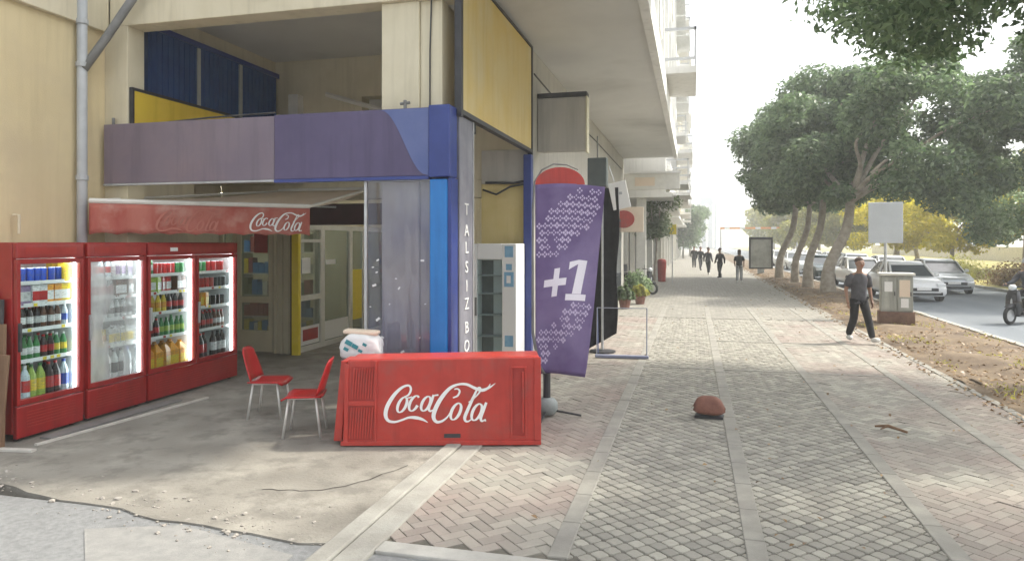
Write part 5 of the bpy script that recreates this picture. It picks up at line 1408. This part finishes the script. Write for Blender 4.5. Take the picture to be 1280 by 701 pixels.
def person(label, loc, rz, J, top, bottom, shoe, skin, hair, group=None, sleeve=0.75, h=1.0, long_sleeve=False, hairlong=False, fingers=True):
    """J: joint positions for legs and arms; figure faces -y"""
    t = thing('person', label, 'person', loc, rz, group); t.scale = (h,h,h)
    s = SK(); pz = J.get('pelvis',(0,0,0.94)); P0 = Vector(pz)
    ch_ = Vector(J.get('chest',(P0.x,P0.y-0.01,P0.z+0.40))); nk = ch_+Vector((0,-0.005,0.13)); 
    pel = s.p(P0,(0.135,0.095)); wa = s.p(P0.lerp(ch_,0.5),(0.125,0.085),pel); cst = s.p(ch_,(0.15,0.10),wa); n1 = s.p(nk,(0.06,0.055),cst)
    hd1 = nk+Vector((0,-0.015,0.085)); n2 = s.p(hd1,0.056,n1); 
    jaw = s.p(hd1+Vector((0,-0.022,0.055)),(0.076,0.086),n2); mid = s.p(hd1+Vector((0,-0.012,0.115)),(0.090,0.108),jaw); topv = s.p(hd1+Vector((0,0.0,0.175)),(0.074,0.090),mid)
    hc = hd1+Vector((0,-0.012,0.115))
    s.p(hc+Vector((0,-0.112,-0.022)),0.013,mid)                       # nose
    for sx in (-1,1): s.p(hc+Vector((sx*0.088,0.005,-0.012)),0.014,mid)  # ears
    fs = []
    for sd_ in ('L','R'):
        sx = 1 if sd_ == 'L' else -1
        sh_ = s.p(ch_+Vector((sx*0.165,0,0.055)),0.062,cst)
        el = s.p(J['elbow'+sd_],0.043,sh_); wr = s.p(J['wrist'+sd_],0.028,el)
        W_ = Vector(J['wrist'+sd_]); dv = (W_-Vector(J['elbow'+sd_])).normalized()
        palm = s.p(W_+dv*0.06,(0.036,0.022),wr)
        if fingers:
            fw = Vector((0,-1,0)); fw = (fw-dv*fw.dot(dv)).normalized()
            for k,(off,ln_) in enumerate(((-0.028,0.062),(-0.010,0.078),(0.010,0.082),(0.028,0.07))):
                a = s.p(W_+dv*0.10-fw*off,0.0095,palm); b = s.p(W_+dv*(0.10+ln_*0.55)-fw*off+Vector((-sx*0.008,0,0)),0.0085,a); s.p(W_+dv*(0.10+ln_)-fw*off+Vector((-sx*0.025,0,0)),0.007,b)
            a = s.p(W_+dv*0.05+fw*0.042,0.0105,palm); s.p(W_+dv*0.085+fw*0.058+Vector((-sx*0.012,0,0)),0.0085,a)
        hp = s.p(P0+Vector((sx*0.09,0,-0.04)),0.092,pel); kn = s.p(J['knee'+sd_],0.06,hp); an = s.p(J['ankle'+sd_],0.038,kn)
        F_ = Vector(J['ankle'+sd_]); s.p(F_+Vector((0,-0.10,-0.045))+Vector(J.get('toe'+sd_,(0,0,0))),0.032,an)
    body = skin_mesh('body', s.v, s.e, s.r, skin, 0, 1)
    o = bpy.data.objects.new('body', body); COL.objects.link(o); o.parent = t
    def add(name, sk_, mat, sub=1):
        oo = bpy.data.objects.new(name, skin_mesh(name, sk_.v, sk_.e, sk_.r, mat, 0, sub)); COL.objects.link(oo); oo.parent = t; return oo
    # top: hem, waist, chest and shoulders as rings, sleeves as tubes
    mb = MB(); rings = []
    def ring(c, rx, ry): return [(c.x+rx*math.cos(a)+0.006*math.sin(3*a), c.y+ry*math.sin(a)*(1+0.08*math.sin(5*a)), c.z) for a in [2*math.pi*q/16 for q in range(16)]]
    for k, rx, ry in ((-0.30,0.172,0.125),(-0.02,0.165,0.118),(0.45,0.160,0.112),(0.85,0.182,0.122),(1.05,0.190,0.118)):
        rings.append(ring(P0.lerp(ch_,k), rx, ry))
    rings.append(ring(ch_+Vector((0,0,0.075)),0.150,0.095)); rings.append(ring(ch_+Vector((0,-0.003,0.108)),0.085,0.072))
    mb.loft(rings, False)
    for sd_ in ('L','R'):
        sx = 1 if sd_ == 'L' else -1
        S_ = ch_+Vector((sx*0.135,0,0.045)); E_ = Vector(J['elbow'+sd_]); S2 = ch_+Vector((sx*0.185,0,0.02))
        pts = [S_, S2, S2.lerp(E_,sleeve)]; rad = [0.075,0.074,0.070]
        if long_sleeve: pts += [E_, E_.lerp(Vector(J['wrist'+sd_]),0.95)]; rad += [0.058,0.044]
        mb.tube(pts, rad, 10)
    mb.build('top', top, t, smooth=True)
    # trousers
    c = SK(); a = c.p(P0+Vector((0,0,0.05)),(0.150,0.110))
    for sd_ in ('L','R'):
        sx = 1 if sd_ == 'L' else -1
        q = c.p(P0+Vector((sx*0.09,0,-0.05)),0.112,a); q2 = c.p(J['knee'+sd_],0.086,q); q3 = c.p(Vector(J['knee'+sd_]).lerp(Vector(J['ankle'+sd_]),0.7),0.076,q2); c.p(Vector(J['knee'+sd_]).lerp(Vector(J['ankle'+sd_]),1.02),0.07,q3)
    add('trousers', c, bottom)
    for sd_ in ('L','R'):
        F_ = Vector(J['ankle'+sd_]); tv = Vector(J.get('toe'+sd_,(0,0,0)))
        c = SK(); a = c.p(F_+Vector((0,0.045,-0.03)),(0.060,0.066)); b = c.p(F_+Vector((0,-0.06,-0.04))+tv*0.5,(0.064,0.056),a); c.p(F_+Vector((0,-0.17,-0.05))+tv,(0.058,0.046),b)
        add('shoe', c, shoe)
    mb = MB(); rg_ = []
    zs = [(0.0,1.0),(0.03,0.98),(0.065,0.85),(0.09,0.6),(0.105,0.2)]
    if hairlong: zs = [(-0.2,0.9),(-0.1,1.0)]+zs
    for dz,k in zs:
        rg_.append([(hc.x+0.094*k*math.cos(a), hc.y+0.028+0.100*k*math.sin(a)*(1.0), hc.z+0.02+dz) for a in [2*math.pi*q/12 for q in range(12)]])
    mb.loft(rg_,True); mb.build('hair', hair, t, smooth=True)
    mb = MB()
    for sx in (-1,1): mb.lathe([(0.002,-0.009),(0.010,0),(0.002,0.009)],(hc.x+sx*0.032,hc.y-0.090,hc.z+0.008),8)
    mb.build('eyes', MAT['black'], t)
    MB().obox((hc.x,hc.y-0.094,hc.z-0.062),(0.042,0.012,0.008)).build('mouth', MAT['red_d'], t)
    return t
WALK = dict(kneeR=(-0.10,0.0,0.50),ankleR=(-0.13,0.20,0.13),kneeL=(0.11,-0.17,0.52),ankleL=(0.14,-0.30,0.11),toeL=(0.05,0,0.05),
            elbowR=(-0.26,0.03,1.12),wristR=(-0.27,-0.07,0.88),elbowL=(0.26,0.07,1.12),wristL=(0.28,0.02,0.88))
WALK2 = dict(kneeR=(-0.09,-0.12,0.50),ankleR=(-0.09,-0.20,0.10),kneeL=(0.09,0.0,0.50),ankleL=(0.09,0.22,0.12),
            elbowR=(-0.25,0.08,1.12),wristR=(-0.25,0.08,0.88),elbowL=(0.25,-0.04,1.12),wristL=(0.24,-0.16,0.90))
person('walking person in a charcoal t-shirt, black trousers and white shoes',(3.38,16.1,0.0),R(14),WALK,MAT['cloth_dk'],MAT['cloth_bk'],MAT['shoe'],MAT['skin'],MAT['hair'],h=1.0)
GP = 'people walking in the distance'
person('distant person in a black top and pale grey trousers with long dark hair',(2.35,38.5,0),R(170),WALK2,MAT['cloth_bk'],MAT['cloth_gr'],MAT['shoe'],MAT['skin'],MAT['hair'],GP,hairlong=True,h=0.97,fingers=False)
person('distant person all in black walking beside the pale trousered one',(1.55,43,0),R(215),WALK2,MAT['cloth_bk'],MAT['cloth_bk'],MAT['cloth_bk'],MAT['skin'],MAT['hair'],GP,long_sleeve=True,fingers=False)
p3 = person('distant person in dark top and white bag strap in the middle of the group',(0.95,47,0),R(150),WALK,MAT['cloth_dk'],MAT['cloth_bk'],MAT['shoe'],MAT['skin'],MAT['hair'],GP,long_sleeve=True,fingers=False)
p3['label'] = 'distant person in charcoal top and black trousers in the middle of the group'
person('distant person in black seen before the slim tower, second farthest',(0.55,55,0),R(25),WALK2,MAT['cloth_bk'],MAT['cloth_dk'],MAT['cloth_bk'],MAT['skin'],MAT['hair'],GP,long_sleeve=True,fingers=False)
person('distant person in black walking closest to the arcade buildings',(0.1,60,0),R(180),WALK2,MAT['cloth_bk'],MAT['cloth_bk'],MAT['cloth_bk'],MAT['skin'],MAT['hair'],GP,long_sleeve=True,fingers=False)

# ------------------------------------------------------------------ scooters
def make_scooter(paint):
    t = thing('scooter','x','scooter',(0,0,0),0,None)
    for y in (-0.62,0.60):
        mb = MB(); n = 20; rings = []
        for k in range(n):
            a = 2*math.pi*k/n; rings.append([( 0.05*math.cos(b), y+(0.20+0.05*math.sin(b))*math.cos(a), 0.25+(0.20+0.05*math.sin(b))*math.sin(a)) for b in [2*math.pi*q/8 for q in range(8)]])
        rings.append(rings[0]); mb.loft(rings,False); wh = mb.build('wheel', MAT['tyre'], t, smooth=True)
        MB().tube([(-0.03,y,0.25),(0.03,y,0.25)],0.16,12).build('rim', MAT['steel'], wh)
    # rear body
    rg_ = [[(-0.10,y,z0),(0.10,y,z0),(hw,y,zm),(hw*0.7,y,z1),(-hw*0.7,y,z1),(-hw,y,zm)] for y,z0,zm,z1,hw in ((0.0,0.22,0.40,0.62,0.15),(0.3,0.28,0.55,0.74,0.19),(0.6,0.42,0.64,0.78,0.18),(0.88,0.60,0.70,0.78,0.10))]
    MB().loft(rg_,True).build('rear_body', paint, t, smooth=True)
    MB().loft([[(-0.16,-0.05,0.20),(0.16,-0.05,0.20),(0.16,-0.05,0.27),(-0.16,-0.05,0.27)],[(-0.15,-0.42,0.22),(0.15,-0.42,0.22),(0.15,-0.42,0.29),(-0.15,-0.42,0.29)]],True).build('footboard', paint, t, bevel=0.02)
    rg_ = [[(-hw,y+0.05,z),(hw,y+0.05,z),(hw*0.8,y-0.05,z),(-hw*0.8,y-0.05,z)] for y,z,hw in ((-0.42,0.25,0.14),(-0.50,0.5,0.20),(-0.50,0.75,0.19),(-0.46,0.95,0.12))]
    MB().loft(rg_,True).build('leg_shield', paint, t, smooth=True, bevel=0.01)
    MB().loft([[(-0.07,-0.75,0.46),(0.07,-0.75,0.46),(0.05,-0.75,0.50),(-0.05,-0.75,0.50)],[(-0.09,-0.55,0.52),(0.09,-0.55,0.52),(0.07,-0.55,0.58),(-0.07,-0.55,0.58)]],True).build('front_mudguard', paint, t, bevel=0.01)
    MB().tube([(0,-0.62,0.25),(0,-0.47,0.95)],0.03,8).build('fork', MAT['steel'], t)
    MB().tube([(-0.33,-0.36,1.05),(-0.12,-0.45,1.02),(0.12,-0.45,1.02),(0.33,-0.36,1.05)],0.018,8).build('handlebar', MAT['black'], t)
    MB().lathe([(0.02,0.92),(0.09,0.95),(0.10,1.02),(0.05,1.08)],(0,-0.50,0),10).build('headlight', MAT['lamp'], t, smooth=True)
    MB().loft([[(-0.11,0.0,0.74),(0.11,0.0,0.74),(0.10,0.0,0.80),(-0.10,0.0,0.80)],[(-0.14,0.35,0.76),(0.14,0.35,0.76),(0.12,0.35,0.84),(-0.12,0.35,0.84)],[(-0.11,0.75,0.80),(0.11,0.75,0.80),(0.09,0.75,0.87),(-0.09,0.75,0.87)]],True).build('seat', MAT['black'], t, bevel=0.02)
    for sx in (-1,1): MB().tube([(sx*0.25,-0.40,1.04),(sx*0.30,-0.43,1.2)],0.008,5).build('mirror_stalk', MAT['black'], t)
    MB().obox((0,0.93,0.68),(0.16,0.04,0.08)).build('tail_light', MAT['tail'], t)
    return t
sc1 = make_scooter(M('black_paint',(0.012,0.013,0.018),rough=0.25,coat=0.5)); sc1.location = (8.75,22.0,ZR); sc1.rotation_euler=(0,0,R(-52)); sc1['label'] = 'black motor scooter ridden along the road by the median'
MB().box(-0.18,0.18,0.72,1.05,0.88,1.2).build('top_case', MAT['black'], sc1, bevel=0.04)
RIDE = dict(pelvis=(0,0.25,0.93),chest=(0,0.14,1.33),kneeR=(-0.18,-0.12,0.78),ankleR=(-0.15,-0.18,0.36),kneeL=(0.18,-0.12,0.78),ankleL=(0.15,-0.18,0.36),
            elbowR=(-0.27,-0.05,1.13),wristR=(-0.30,-0.27,1.07),elbowL=(0.27,-0.05,1.13),wristL=(0.30,-0.27,1.07))
rp = person('person in a dark grey jacket riding the black scooter',(8.75,22.0,ZR),R(-52),RIDE,MAT['cloth_dk'],MAT['cloth_bk'],MAT['cloth_bk'],MAT['skin'],MAT['hair'],long_sleeve=True)
mb = MB(); mb.lathe([(0.10,-0.06),(0.125,0.0),(0.12,0.07),(0.08,0.13),(0.01,0.15)],(0,0.135,1.665),14); mb.build('helmet', MAT['pipe'], rp, smooth=True)
dup(sc1,(-2.1,29.0,0),R(60),'black scooter parked before the arcade shop fronts')

# ------------------------------------------------------------------ air
hz = MB().box(-385,385,-125,645,-1.6,30).build('haze', None)
hz.data.materials.clear()
hm = bpy.data.materials.new('haze_air'); hm.use_nodes = True
hn = hm.node_tree.nodes; hn.clear()
ho = hn.new('ShaderNodeOutputMaterial'); hv = hn.new('ShaderNodeVolumePrincipled')
hv.inputs['Color'].default_value = (0.93,0.96,0.97,1); hv.inputs['Density'].default_value = 0.0023; hv.inputs['Anisotropy'].default_value = 0.3
hm.node_tree.links.new(hv.outputs[0], ho.inputs['Volume'])
hz.data.materials.append(hm)
tag(hz,'pale haze filling the street air','haze',kind='stuff')
